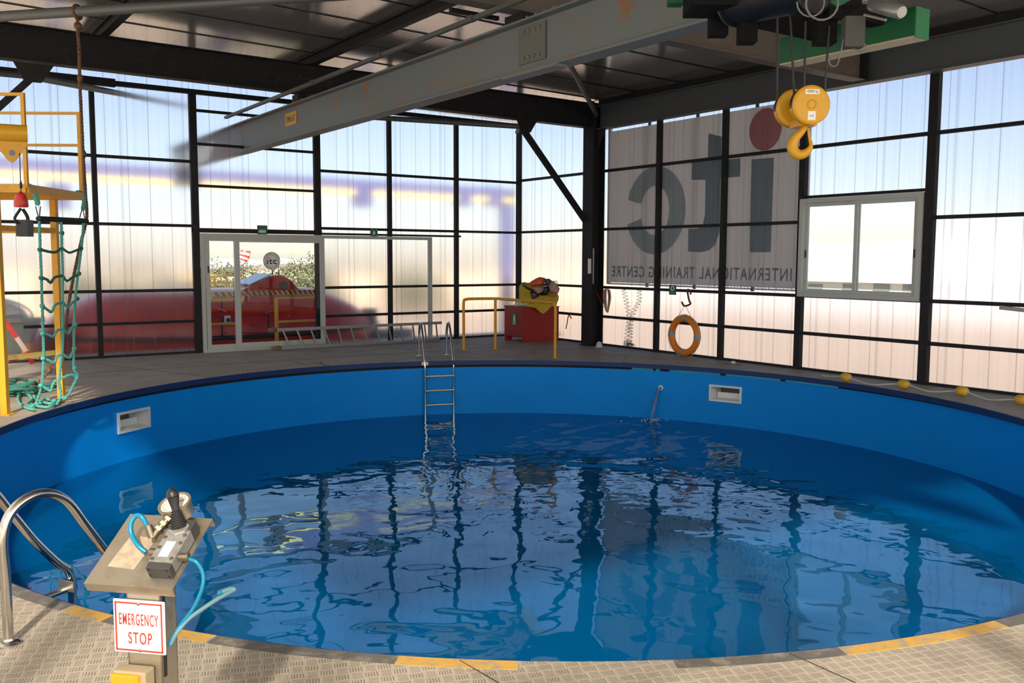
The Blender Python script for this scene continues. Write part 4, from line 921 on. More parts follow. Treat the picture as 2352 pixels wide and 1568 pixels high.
for p, zs in ((Pn, (3.355, 2.95)), (Qn, (3.355, 2.99))):
    for z in zs: MB().bar(V(p.x, p.y, z), V(p.x, p.y, z)+pr_*1.7, .03, .03).build('guard_rail', M_yel, tw)
# low timber rail seen behind the posts
MB().bar(V(.2, 13.2, .33), onr(138, 808, 12.6), .08, .06).build('low_rail', worn('olive_timber', (.36, .26, .06), (.22, .15, .07), 6, .5, .7, .7), tw)
# davit arm with lug
dv = thing('davit_arm', onr(10, 300, 9.0), 'yellow lifting arm with a pointed lug plate and a round hole at the left edge', 'lifting arm')
pts = [onr(-60, 300, 9.0), onr(63, 307, 9.0)]; MB().cyl(pts[0], pts[1], .072, 16).build('arm_tube', M_yelhook, dv, smooth=40)
n_ = V(ray(30, 340).x, ray(30, 340).y, 0).normalized()
lug = [onr(x, y, 9.0) for x, y in ((-6, 318), (62, 318), (62, 335), (46, 357), (36, 369), (28, 373), (18, 368), (2, 348), (-6, 336))]
hole = disc(onr(28, 351, 9.0), n_, .025, 16)
MB().prism(lug, n_*.02).build('lug_plate', M_yelhook, dv)
MB().prism([p-n_*.002 for p in hole], n_*.003).build('lug_hole', base('hole_grey', (.2, .24, .3), .8), dv)
wq = 8.95
wr_ = tag(MB().cyl(onr(45, 352, 8.995), onr(48, 440, wq), .004, 8).build('wire_rope', base('wire_rope_steel', (.03, .03, .032), .5, .5)), 'thin wire hanging from the yellow lug down to the red weight', 'wire rope')
rw = thing('hook_weight', onr(49, 480, wq), 'small red ball weight with a dark hook at the left edge', 'hook')
c0_ = onr(48, 460, wq); MB().lathe(c0_, (0, 0, 1), [(-.058, .052), (-.05, .058), (.0, .055), (.05, .040), (.06, .022), (.075, .012)], 20).build('weight', base('weight_red', (.55, .03, .02), .35), rw, smooth=40)
MB().lathe(onr(48, 428, wq), (0, 0, 1), [(-.02, .006), (0, .014), (.03, .010), (.05, .004)], 10).build('rope_socket', M_black, rw)
hk = [(48, 478), (42, 487), (36, 496), (34, 502), (38, 510), (48, 513), (60, 511), (64, 503), (60, 492), (52, 480)]
MB().tube(smooth_path([onr(x, y, wq) for x, y in hk[:7]], 4), .011, 8).build('hook', M_dark, rw, smooth=60)
MB().tube(smooth_path([onr(x, y, wq) for x, y in hk[6:]], 4), .014, 8).build('hook_shank', M_dark, rw, smooth=60)
MB().obox(onr(57, 517, wq+.03), pq*.05, pr_*.05, V(0, 0, .045)).build('hook_block', M_black, rw)
MB().obox(onr(57, 535, wq+.03), pq*.05, pr_*.05, V(0, 0, .03)).build('hook_block', M_black, rw)
# scramble net
npl = V(pq.y, -pq.x, 0)
def netp(x, y):
    a = onplane(x, y, Pn, npl)
    if y <= 560: return a
    b = onz(x, max(y, 905), .02) if y > 900 else onz(x, 930, 0)
    rt = math.hypot(a.x, a.y); rbm = onz(90+(x-90)*.6, 935, 0); rb_ = math.hypot(rbm.x, rbm.y)
    w_ = min(1, (y-560)/370); return onr(x, y, rt*(1-w_)+rb_*w_)
net = thing('rope_net', netp(130, 930), 'teal rope scramble net hanging from the yellow tower to the deck', 'rope net')
ups = [[(90, 508), (92, 560), (95, 640), (98, 740), (100, 800), (99, 850), (94, 890), (85, 920), (78, 940)],
       [(140, 508), (142, 570), (144, 640), (144, 720), (144, 790), (138, 850), (136, 880), (140, 905), (132, 925), (118, 935)],
       [(192, 508), (188, 560), (179, 630), (172, 700), (170, 780), (170, 845), (178, 862), (168, 885), (156, 908), (140, 914)]]
TW = lambda pts, r, nm, mt, par: twist(pts, r, nm, mt, par)
def twist(pts, r, nm, mt, par):      # three-strand rope
    sm = smooth_path(pts, 10); mb = MB(); L = 0; acc = [0]
    for i in range(1, len(sm)): L += (sm[i]-sm[i-1]).length; acc.append(L)
    K = max(8, int(L/.016)); out = []
    j = 0
    for i in range(K+1):
        s_ = L*i/K
        while j < len(acc)-2 and acc[j+1] < s_: j += 1
        q = (s_-acc[j])/max(1e-9, acc[j+1]-acc[j]); out.append(sm[j].lerp(sm[j+1], min(1, q)))
    for st in range(3):
        pp_ = []
        for i, p in enumerate(out):
            d_ = (out[min(i+1, K)]-out[max(i-1, 0)]).normalized(); u0 = d_.cross(V(.3, .9, .2)).normalized(); v0 = d_.cross(u0)
            a = 2*PI*(st/3+i*.13); pp_.append(p+(u0*math.cos(a)+v0*math.sin(a))*r*.48)
        mb.tube(pp_, r*.58, 5)
    return mb.build(nm, mt, par, smooth=70)
for u3 in ups: twist([netp(*p) for p in u3], .016, 'upright_rope', M_teal, net)
rungs = [[(93, 573), (112, 578), (128, 579), (141, 570)], [(143, 570), (158, 580), (170, 577), (187, 570)],
         [(95, 638), (108, 642), (116, 649), (126, 637), (143, 633)], [(145, 634), (154, 645), (165, 638), (182, 629)],
         [(97, 702), (110, 712), (119, 716), (127, 700), (143, 694)], [(145, 694), (156, 706), (164, 697), (178, 686)],
         [(98, 764), (114, 770), (123, 773), (130, 760), (143, 755)], [(145, 755), (156, 766), (162, 758), (172, 742)],
         [(99, 823), (114, 828), (125, 833), (131, 818), (143, 813)], [(145, 813), (158, 822), (164, 815), (171, 800)],
         [(94, 885), (108, 893), (116, 897), (124, 877), (137, 871)], [(140, 870), (156, 862), (168, 861), (177, 866)]]
for i, r3 in enumerate(rungs): twist([netp(*p) for p in r3], .0145 if i % 2 else .016, 'cross_rope', M_teal if i > 3 else M_teal2, net)
for u3 in ((92, 573), (95, 638), (97, 702), (98, 766), (99, 823), (94, 885), (142, 535), (186, 570), (181, 628), (177, 686), (173, 745), (171, 800), (172, 845), (177, 868), (85, 928), (150, 914)):
    p = netp(*u3); MB().lathe(p-V(0, 0, .025), (0, .1, 1), [(0, .012), (.012, .026), (.035, .028), (.05, .012)], 10).build('knot', M_teal2 if u3[1] < 700 else M_teal, net, smooth=60)
twist([netp(60, 425), netp(74, 432), netp(82, 450), netp(87, 470)], .028, 'hanging_loop', M_teal, net); twist([netp(177, 441), netp(190, 445), netp(193, 462), netp(190, 482)], .024, 'hanging_loop', M_teal, net)
for a, b in (((82, 474), (89, 503)), ((93, 474), (90, 503)), ((188, 482), (183, 500)), ((191, 482), (194, 500))): MB().cyl(netp(*a), netp(*b), .006, 8).build('shackle', M_galv, net)
MB().cyl(netp(88, 502), netp(199, 507), .028, 14).build('spreader_bar', M_dark, net, smooth=40)
# slack of the net lying on the deck
tail = [(78, 940), (62, 936), (45, 925), (42, 912), (48, 903), (62, 904), (74, 915), (66, 926), (72, 934), (95, 926), (120, 922), (140, 916), (120, 932), (98, 934), (70, 928)]
twist([onz(x, y, .03) for x, y in tail], .016, 'slack_rope', M_teal, net)
twist([onz(x, y, .05) for x, y in ((92, 925), (104, 915), (125, 920), (142, 914), (118, 926), (95, 921), (84, 917), (78, 908))], .016, 'slack_rope', M_teal, net)
# brown rope
bt = onz(178, 28, 4.50); bend = onz(62, 898, .04); r0, r1 = math.hypot(bt.x, bt.y), math.hypot(bend.x, bend.y)
bp_ = [(178, 30), (178, 60), (182, 120), (183, 180), (187, 270), (191, 355), (196, 440), (199, 500), (185, 560), (165, 655), (155, 715), (146, 770), (128, 810), (112, 850), (98, 868), (80, 885), (62, 898)]
pts = [onr(x, y, r0+(r1-r0)*((y-30)/870)) for x, y in bp_]
rp = thing('climbing_rope', pts[-1], 'long brown climbing rope hanging from the roof tube beside the yellow tower', 'rope')
twist(pts, .02, 'rope_line', M_brown, rp)
for i in (0, 1, 3, 5, 13): MB().lathe(pts[i]-V(0, 0, .04), (0.1, 0, 1), [(0, .015), (.02, .045 if i < 2 else .034), (.06, .045 if i < 2 else .034), (.09, .015)], 10).build('knot', M_brown, rp, smooth=60)
MB().tube([bt+V(math.cos(a)*.0, 0, 0)+(V(.7, .7, 0)*math.cos(a)+V(0, 0, 1)*math.sin(a))*.075 for a in [2*PI*k/14 for k in range(14)]], .02, 8, closed=True).build('tied_loop', M_brown, rp, smooth=60)
# rope heap
rh = MB(); rnd = random.Random(5); hc = onz(40, 905, 0)
for j in range(9):
    c_ = hc+V(rnd.uniform(-.25, .15), rnd.uniform(-.25, .3), .02+.022*j*.7); R_ = rnd.uniform(.16, .32)
    rh.tube([c_+V(math.cos(a)*R_*(1+.12*math.sin(3*a+j)), math.sin(a)*R_*.8, .02*math.sin(2*a+j)) for a in [2*PI*k/26 for k in range(26)]], .019, 6, closed=True)
tag(rh.build('rope_coil', M_teal2, smooth=60), 'untidy dark green rope coil on the deck at the foot of the yellow tower', 'rope coil')
# ================================================================== YELLOW HANDRAIL, RED CHEST, BAG
Ra, Rb_, Rc = V(8.94, 14.32, 0), V(9.52, 14.13, 0), V(9.50, 12.27, 0)
hr = thing('handrail', Rb_, 'yellow tube handrail standing around the deck in front of the red chest', 'handrail')
zt_ = .945
MB().tube(smooth_path([Ra+V(0, 0, .0), Ra+V(0, 0, .5), Ra+V(0, 0, zt_-.06), Ra+(Rb_-Ra)*.08+V(0, 0, zt_-.01), Ra+(Rb_-Ra)*.25+V(0, 0, zt_), Rb_+V(0, 0, zt_), Rb_+(Rc-Rb_)*.2+V(0, 0, zt_), Rb_+(Rc-Rb_)*.93+V(0, 0, zt_), Rb_+(Rc-Rb_)*.98+V(0, 0, zt_-.02), Rc+V(0, 0, zt_-.09), Rc+V(0, 0, .5), Rc], 6), .026, 12).build('rail', M_yel, hr, smooth=60)
MB().cyl(Rb_, Rb_+V(0, 0, zt_-.01), .026, 12).build('middle_post', M_yel, hr, smooth=40)
for p in (Ra, Rb_, Rc): MB().cyl(p, p+V(0, 0, .008), .05, 16).build('foot_plate', M_yel, hr)
# chest: corner nearest the camera at (1201,787)
k0 = onz(1201, 787); k1 = onz(1147, 783); k2 = onz(1275, 783)
dirx = (V(11.50, 14.72, 0)-k0).normalized(); dirx = V(1, -.12, 0).normalized(); diry = V(.12, 1, 0).normalized()
w1, w2, hb2 = .84, .80, .70
kc = k0
def kp(x, y, z): return kc+dirx*x+diry*y+V(0, 0, z)
ch = thing('storage_chest', kp(.4, .3, 0), 'red painted wooden chest on short feet near the far corner', 'chest')
mb = MB(); mb.hexa([kp(0, 0, .0), kp(w1, 0, .0), kp(w1, w2, .0), kp(0, w2, .0), kp(0, 0, hb2), kp(w1, 0, hb2), kp(w1, w2, hb2), kp(0, w2, hb2)])
mb = MB()
mb.hexa([kp(0, 0, 0), kp(w1, 0, 0), kp(w1, .02, 0), kp(0, .02, 0), kp(0, 0, hb2), kp(w1, 0, hb2), kp(w1, .02, hb2), kp(0, .02, hb2)])
mb.hexa([kp(0, .02, .10), kp(.02, .02, .10), kp(.02, w2, .10), kp(0, w2, .10), kp(0, .02, hb2), kp(.02, .02, hb2), kp(.02, w2, hb2), kp(0, w2, hb2)])
mb.hexa([kp(w1-.02, .02, .05), kp(w1, .02, .05), kp(w1, w2, .05), kp(w1-.02, w2, .05), kp(w1-.02, .02, hb2), kp(w1, .02, hb2), kp(w1, w2, hb2), kp(w1-.02, w2, hb2)])
mb.hexa([kp(.02, w2-.02, .05), kp(w1-.02, w2-.02, .05), kp(w1-.02, w2, .05), kp(.02, w2, .05), kp(.02, w2-.02, hb2), kp(w1-.02, w2-.02, hb2), kp(w1-.02, w2, hb2), kp(.02, w2, hb2)])
mb.build('chest_body', M_redbox, ch)
mb = MB(); mb.hexa([kp(-.01, -.01, hb2), kp(w1+.01, -.01, hb2), kp(w1+.01, w2+.01, hb2), kp(-.01, w2+.01, hb2), kp(-.01, -.01, hb2+.02), kp(w1+.01, -.01, hb2+.02), kp(w1+.01, w2+.01, hb2+.02), kp(-.01, w2+.01, hb2+.02)]); mb.build('lid', M_redbox, ch)
MB().hexa([kp(0, .70, 0), kp(.12, .70, 0), kp(.12, w2, 0), kp(0, w2, 0), kp(0, .70, .10), kp(.12, .70, .10), kp(.12, w2, .10), kp(0, w2, .10)]).build('foot', M_redbox, ch)
# life-jacket sign on the chest left face (plane x=0)
def sign(c_, n, w, h, label, glyph, caption, mat=M_signg):
    n = Vector(n).normalized(); xd = V(0, 0, 1).cross(n).normalized(); t = thing('safety_sign', c_-V(0, 0, h/2), label, 'sign')
    MB().obox(c_, xd*w/2, n*.002, V(0, 0, h/2)).build('sign_plate', mat, t); f = c_+n*.0028
    glyph(f, xd, V(0, 0, 1), w, h, t, n)
    if caption: text(caption, h*.16, f-V(0, 0, h*.40), xd, (0, 0, 1), M_signw, t, width=w*.78)
    return t
def g_boat(f, x, z, w, h, t, n):
    MB().prism([f+x*w*a+z*h*b for a, b in ((-.36, .0), (-.3, -.16), (.3, -.16), (.36, .0))], n*.001).build('boat_symbol', M_signw, t)
    for k in range(5): MB().lathe(f+x*w*(-.26+.13*k)+z*h*.08, n, [(0, w*.045), (.001, w*.045)], 10).build('head_symbol', M_signw, t)
def g_people(f, x, z, w, h, t, n):
    for k, s_ in ((-.12, 1), (.10, 1), (0, .8)):
        MB().lathe(f+x*w*k+z*h*.22*s_, n, [(0, w*.055), (.001, w*.055)], 10).build('head_symbol', M_signw, t)
        MB().prism([f+x*w*(k+a)+z*h*b for a, b in ((-.07, .14), (.07, .14), (.04, -.2), (-.04, -.2))], n*.001).build('body_symbol', M_signw, t)
    for a, b in ((-.36, .34), (.36, .34), (-.36, -.26), (.36, -.26)): MB().prism([f+x*w*(a+p)+z*h*(b+q) for p, q in ((-.07, -.03), (.07, -.03), (.0, .07))], n*.001).build('arrow_symbol', M_signw, t)
def g_vest(f, x, z, w, h, t, n):
    MB().prism([f+x*w*a+z*h*b for a, b in ((-.22, -.30), (-.22, .12), (-.12, .38), (0, .44), (.12, .38), (.22, .12), (.22, -.30), (.05, -.30), (.04, .0), (-.04, .0), (-.05, -.30))], n*.001).build('vest_symbol', M_signw, t)
    MB().lathe(f+z*h*.2, n, [(0.001, w*.07), (.0016, w*.07)], 12).build('neck_hole', M_signg, t)
def g_ring(f, x, z, w, h, t, n):
    MB().tube(disc(f+z*h*.15, n, w*.20, 24), w*.06, 6, closed=True).build('ring_symbol', M_signw, t)
    MB().tube([f+x*w*(-.3+.12*k)+z*h*(-.28+.05*math.sin(k*2)) for k in range(6)], w*.02, 5).build('wave_symbol', M_signw, t)
sl = kp(0, .30, .43)
sign(kp(-.004, .36, .45), -dirx, .20, .235, 'green lifejacket sign on the left side of the red chest', g_vest, 'LIFEJACKET')
c_ = (ony(591, 518, YL-.1)+ony(614, 542, YL-.1))/2; sign(c_, (0, -1, 0), .19, .20, 'green lifeboat sign above the glass sliding door', g_boat, 'LIFEBOAT')
c_ = (ony(850, 525, YL-.1)+ony(868, 545, YL-.1))/2; sign(c_, (0, -1, 0), .155, .17, 'green muster point sign above the door track, right of the glass door', g_people, None)
c_ = (onx(1537, 654, XR-.07)+onx(1553, 677, XR-.07))/2; sign(c_, (-1, 0, 0), .175, .175, 'green lifebuoy sign on the right wall, left of the red hook', g_ring, None)
# yellow canvas bag
bgp = kp(.42, .40, hb2+.02)
Zb = hb2+.02
bag = thing('canvas_bag', bgp, 'big yellow canvas bag stuffed open on top of the red chest', 'bag')
mb = MB(); nU, nV = 28, 9; rnd = random.Random(11)
cb0 = kp(.50, .24, Zb)
vdir = V(RT.x, RT.y, 0).normalized(); ddir = V(FW.x, FW.y, 0).normalized()
for j in range(nV):
    q = j/(nV-1)
    for i in range(nU):
        a = 2*PI*i/nU; wr_x = .36+.055*math.sin(q*2.6)-.02*q; wr_y = .24+.03*math.sin(q*3)
        w_ = 1+.035*math.sin(5*a+q*6)+.025*math.sin(9*a-q*9)
        mb.v.append(cb0+vdir*math.cos(a)*wr_x*w_+ddir*math.sin(a)*wr_y*w_+V(0, 0, .005+q*(.40-.10*math.cos(a)*(.5 if q > .5 else 0)+.03*math.sin(3*a))))
for j in range(nV-1):
    for i in range(nU): mb.f.append((j*nU+i, j*nU+(i+1) % nU, (j+1)*nU+(i+1) % nU, (j+1)*nU+i))
mb.f.append(tuple(range(nU))[::-1]); mb.f.append(tuple((nV-1)*nU+i for i in range(nU)))
mb.build('bag_body', M_yelfab, bag, smooth=70)
# flap hanging over the chest front
fp = [(1198, 700), (1215, 704), (1230, 707), (1240, 716), (1247, 721), (1254, 716), (1262, 708), (1270, 700)]
fr = MB(); rr_ = math.hypot(k0.x, k0.y)-.04
top_ = [onr(x, 699, rr_) for x, y in fp]; bot_ = [onr(x, y, rr_-.01) for x, y in fp]
fr.add(top_+bot_+[p+ddir*.008 for p in top_]+[p+ddir*.008 for p in bot_], [(i, i+1, 8+i+1, 8+i) for i in range(7)]+[(16+i, 16+i+1, 24+i+1, 24+i) for i in range(7)]+[(8+i, 8+i+1, 24+i+1, 24+i) for i in range(7)])
fr.build('hanging_corner', M_yelfab, bag, smooth=60)
MB().tube([cb0+vdir*math.cos(a)*.34+ddir*math.sin(a)*.23+V(0, 0, .40-.05*math.cos(a)+.03*math.sin(3*a)) for a in [2*PI*k/30 for k in range(30)]], .016, 6, closed=True).build('bag_rim', M_yelfab, bag, smooth=60)
# folded raft on top of the bag : crumpled lumps in several colours
raft = thing('folded_raft', cb0+V(0, 0, .42), 'crumpled orange, black and pale pink inflatable folded in the yellow bag', 'inflatable')
def crumple(name, px, mat, dist, th=.05, seed=1, amp=.25):
    pts = [onr(x, y, dist) for x, y in px]; c_ = sum(pts, V(0, 0, 0))/len(pts); rnd = random.Random(seed); mb = MB(); n = len(pts)
    ring1 = [c_.lerp(p, .62)-ddir*(th*(.6+.5*rnd.random())) for p in pts]; ring0 = [p-ddir*th*.1*rnd.random() for p in pts]; back = [p+ddir*th*1.2 for p in pts]
    cc_ = c_-ddir*th*(.8+amp*rnd.random())
    mb.v = ring0+ring1+back+[cc_, c_+ddir*th*1.6]
    for i in range(n):
        k = (i+1) % n; mb.f += [(i, k, n+k, n+i), (n+i, n+k, 3*n), (i, 2*n+i, 2*n+k, k), (2*n+i, 3*n+1, 2*n+k)]
    return mb.build(name, mat, raft, smooth=28)
dr_ = math.hypot(cb0.x, cb0.y)
crumple('orange_fold', [(1213, 652), (1222, 645), (1232, 639), (1240, 636), (1252, 638), (1250, 652), (1243, 656), (1230, 656), (1218, 658)], M_orfab, dr_-.30, .09, 2)
crumple('blue_black_fold', [(1250, 640), (1262, 640), (1268, 645), (1266, 652), (1256, 654), (1251, 650)], base('slate_fabric', (.05, .07, .09), .6), dr_-.33, .05, 3)
crumple('pink_fold', [(1262, 645), (1272, 645), (1280, 653), (1284, 661), (1282, 670), (1274, 674), (1264, 672), (1258, 662)], M_pink, dr_-.32, .08, 4)
crumple('pink_fold', [(1222, 660), (1234, 656), (1246, 658), (1252, 664), (1246, 672), (1236, 676), (1228, 668)], M_pink, dr_-.34, .06, 5)
crumple('black_fold', [(1252, 658), (1260, 656), (1262, 666), (1256, 678), (1244, 678), (1236, 676), (1248, 668)], M_black, dr_-.36, .05, 6)
crumple('black_fold', [(1217, 670), (1229, 670), (1239, 678), (1232, 683), (1223, 687)], M_black, dr_-.36, .04, 7)
crumple('black_fold', [(1196, 652), (1206, 655), (1218, 662), (1228, 668), (1224, 670), (1210, 664)], M_black, dr_-.34, .04, 8)
crumple('orange_fold', [(1260, 676), (1272, 672), (1280, 670), (1278, 679), (1262, 681)], M_orfab, dr_-.34, .05, 9)
crumple('pink_fold', [(1268, 664), (1280, 658), (1286, 662), (1283, 672), (1272, 674)], M_pink, dr_-.36, .05, 10)
MB().tube(disc(onr(1276, 649, dr_-.3), ddir, .035, 16), .008, 6, closed=True).build('grab_loop', M_pink, raft, smooth=60)
# clear plastic fittings on the chest lid
t = thing('plastic_fitting', onr(1175, 704, math.hypot(kp(.1, .3, 0).x, kp(.1, .3, 0).y)), 'clump of clear plastic fittings on the left end of the red chest lid', 'fitting')
bs_ = kp(.10, .42, Zb)
for (a, b, h) in ((0, 0, .12), (.06, .02, .16), (.03, -.05, .09), (-.05, .0, .07)): MB().lathe(bs_+V(a, b, 0), (.2*a*10, 0, 1), [(0, .03), (h*.6, .028), (h*.62, .016), (h, .014)], 12).build('fitting_tube', M_glassy, t, smooth=40)
MB().tube([bs_+V(math.cos(a)*.09, math.sin(a)*.05-.05, .012) for a in [2*PI*k/16 for k in range(16)]], .008, 6, closed=True).build('loop_handle', M_glassy, t, smooth=50)
bs2 = kp(.12, .14, Zb+.035); tag(MB().lathe(bs2-dirx*.02+diry*.10, -diry+dirx*.2, [(0, .02), (.01, .034), (.20, .034), (.215, .02), (.24, .015)], 14).build('plastic_bottle', M_glassy, smooth=40), 'clear bottle lying on its side on the red chest lid', 'bottle')
# ================================================================== ALUMINIUM LADDER ON ITS SIDE
yl_ = YL-.30
al = thing('aluminium_ladder', (8, yl_, 0), 'long aluminium ladder lying on its edge along the foot of the left wall', 'ladder')
a0_, a1_ = ony(640, 802, yl_), ony(1010, 781, yl_); b0_, b1_ = ony(636, 760, yl_), ony(1022, 742, yl_)
zb0 = .03; lo0, lo1 = V(a0_.x, yl_-.0, zb0), V(a1_.x, yl_, zb0); up0, up1 = V(b0_.x, yl_+.14, .36), V(b1_.x, yl_+.14, .36)
MB().bar(lo0, lo1, .03, .055).build('stile', M_alu, al); MB().bar(up0, up1, .03, .055).build('stile', M_alu, al)
for k in range(13):
    q = .045+k*.0765; a = up0.lerp(up1, q); b = lo0.lerp(lo1, q)+V(.075, 0, 0); MB().cyl(a, b, .017, 8).build('rung', M_alu, al)
for p in (up0, lo0): MB().lathe(p-V(.12, 0, 0), (1, 0, 0), [(0, .02), (.02, .045), (.13, .05), (.17, .03)], 12).build('end_wrap', base('brown_tape', (.22, .13, .07), .8), al, smooth=50)
# ================================================================== RIGHT WALL THINGS
lr = onx(1572, 770, XR-.13); lb = thing('lifebuoy', lr-V(0, 0, .38), 'orange lifebuoy ring with grey bands hanging on the right wall', 'lifebuoy')
Rmaj, rmin = .300, .060
MB().tube([lr+V(0, math.cos(a)*Rmaj*1.02, math.sin(a)*Rmaj) for a in [2*PI*k/48 for k in range(48)]], rmin, 16, closed=True).build('ring', M_orange, lb, smooth=60)
for a0 in (0, 90, 180, 270):
    mb = MB(); mb.tube([lr+V(0, math.cos(D2R(a0+3+d))*Rmaj*1.02, math.sin(D2R(a0+3+d))*Rmaj) for d in (-6.5, -3, 0, 3, 6.5)], rmin+.003, 16); mb.build('reflective_band', M_tape, lb, smooth=60)
gr = []
for k in range(4):
    a0, a1 = 30+90*k, 120+90*k
    for j in range(9):
        q = j/8; a = D2R(a0+(a1-a0)*q); rr2 = Rmaj+rmin+.006+.03*math.sin(PI*q)*(1 if k in (2, 3) else .1); gr.append(lr+V(-.01, math.cos(a)*rr2, math.sin(a)*rr2))
MB().tube(gr, .005, 5, closed=True).build('grab_line', M_white, lb)
hkp = onx(1573, 703, XR-.10)
for s_ in (-1, 1): MB().cyl(lr+V(0, .20*s_, .27), hkp+V(0, .02*s_, 0), .004, 6).build('hanging_line', M_galv, lb)
MB().tube(smooth_path([onx(x, y, XR-.10+dx) for x, y, dx in ((1586, 676, 0), (1586, 668, .01), (1580, 665, .02), (1579, 670, 0), (1583, 690, 0), (1586, 697, 0), (1577, 702, 0), (1570, 701, 0), (1566, 693, 0))], 5), .017, 8).build('wall_hook', base('dark_red_hook', (.12, .02, .02), .5), smooth=60)
tag(bpy.data.objects['wall_hook'], 'dark red bent steel hook on the right wall girt, holding the lifebuoy', 'hook')
# coiled hoses
def coilhose(pts, lab, turns, ra):
    sm = smooth_path(pts, 40); N = len(sm); out = []
    for i, p in enumerate(sm):
        a = 2*PI*turns*i/N; out.append(p+V(math.cos(a)*ra*.6, math.sin(a)*ra, 0))
    return tag(MB().tube(out, .0045, 5).build('coiled_hose', base('hose_dark_green', (.03, .06, .05), .5), smooth=60), lab, 'coiled hose', 'coiled hoses on the right wall')
Xc = XR-.12
coilhose([onx(x, y, Xc) for x, y in ((1431, 662), (1438, 690), (1444, 725), (1441, 760), (1437, 796))], 'left coiled hose hanging from the right wall near the corner column', 17, .055)
coilhose([onx(x, y, Xc) for x, y in ((1468, 664), (1468, 690), (1456, 715), (1449, 745), (1448, 770), (1446, 797))], 'right coiled hose hanging beside its twin near the corner column', 18, .055)
tg = onz(1443, 796, .0); mb = MB(); rnd = random.Random(4)
for k in range(7):
    c_ = tg+V(rnd.uniform(-.05, .05), rnd.uniform(-.1, .1), .02+rnd.random()*.08); mb.tube([c_+V(math.cos(a)*.05, math.sin(a)*.07, .03*math.sin(2*a+k)) for a in [2*PI*i/12 for i in range(12)]], .006, 5, closed=True)
tag(mb.build('hose_tangle', base('hose_dark_green', (.03, .06, .05), .5), smooth=60), 'dark tangle of hose ends on the deck under the coiled hoses', 'hose tangle')
# red and white rope hank
hk_ = thing('rope_hank', onx(1394, 722, 11.65), 'hank of red and white rope hanging on the corner column', 'rope')
for k in range(7):
    y0 = 660; xx = 1386+k*2.4; mt_ = base('rope_red', (.30, .02, .02), .8) if k in (0, 2, 5) else base('rope_white', (.55, .52, .5), .8)
    MB().tube(smooth_path([onx(xx, 662+abs(k-3), 11.63+.005*k), onx(xx+(2 if k > 3 else -1), 685, 11.63+.005*k), onx(1392+k*.8, 718-abs(k-4), 11.63+.005*k)], 6), .012, 6).build('rope_turn', mt_, hk_, smooth=60)
MB().tube([onx(1372, 673, 11.37), onx(1386, 705, 11.62)], .006, 6).build('loose_end', base('rope_red', (.30, .02, .02), .8), hk_)
pc0 = onx(1354, 611, 11.379); tag(MB().obox(pc0, V(.001, 0, 0), V(0, .05, 0), V(0, 0, .142)).build('paper_notice', M_signw), 'white paper notice taped to the dark corner column', 'notice')
pc1 = onx(1363, 611, 11.376); tag(MB().obox(pc1, V(.004, 0, 0), V(0, .018, 0), V(0, 0, .34)).build('measuring_strip', M_alu), 'narrow grey strip fixed upright on the corner column beside the paper', 'strip')
# hazard tape scraps
tape = base('tape_orange', (.80, .12, .05), .6)
tp = [onx(x, y, XR-.05) for x, y in ((1306, 722), (1303, 738), (1300, 755))]; t = thing('hazard_tape', tp[-1], 'scrap of orange and white tape tied to the wall girt behind the handrail', 'tape')
for a, b in ((tp[0], tp[2]), (tp[0], onx(1313, 731, XR-.05))): MB().bar(a, b, .03, .003, up=(1, 0, 0)).build('tape_end', tape, t)
# white float / cup by column
wc = onz(1376, 797); tag(MB().lathe(wc, (0, 0, 1), [(0, .07), (.03, .062), (.09, .045), (.11, .02)], 14).build('white_cap', M_white, smooth=40), 'small white plastic cap on the deck at the foot of the corner column', 'cap')
wd = onz(1684, 837); t = thing('float_disc', wd, 'flat grey-brown disc with a white knob on the deck under the right wall', 'disc')
MB().lathe(wd, (0, 0, 1), [(0, .16), (.012, .16), (.022, .12)], 24).build('disc', base('disc_brown', (.24, .17, .12), .6), t, smooth=40); MB().lathe(wd+V(0, 0, .02), (0, 0, 1), [(0, .04), (.03, .035), (.04, .015)], 12).build('knob', M_white, t, smooth=40)
# float line
bl = [(1890, 860), (1943, 866), (2076, 882), (2210, 898), (2348, 918)]
ctr = [onz(x, y, .06) for x, y in bl]
ln = [onz(1888, 862, .015), onz(1905, 864, .02)]
for i in range(1, 5):
    ln.append(ctr[i]); 
    if i < 4: a = ctr[i].lerp(ctr[i+1], .5); a.z = .012; a.x -= .05; ln.append(a)
ln.append(ctr[4]+V(0, -.5, -.04))
tag(MB().tube(smooth_path(ln, 8), .010, 6).build('float_line', base('line_white', (.62, .62, .58), .7), smooth=60), 'white rope of the float line lying along the foot of the right wall', 'rope')
M_fl = worn('float_yellow', (.72, .46, .04), (.60, .36, .03), 10, .5, .7, .4)
fl_l = ['yellow float on the white line, farthest one near the window post', 'yellow float on the white line, second from the far end', 'yellow float on the white line, third from the far end', 'yellow float on the white line, cut by the right edge of the view']
for i in range(1, 5):
    c_ = ctr[i]; d_ = V(-.05, -1, -.02).normalized()
    o = MB().lathe(c_-d_*.078, d_, [(0, .018), (.008, .040), (.03, .056), (.078, .060), (.126, .056), (.148, .040), (.156, .018)], 18).build('float', M_fl, smooth=50); tag(o, fl_l[i-1], 'float', 'yellow floats on the line')
# dark scrap on right wall
o = MB().bar(onx(2296, 706, XR-.05), onx(2360, 713, XR-.05), .02, .05).build('cable_stub', base('worn_rim', (.25, .25, .25), .35, .8)); tag(o, 'short grey bar fixed under the girt at the right edge of the view', 'bar')
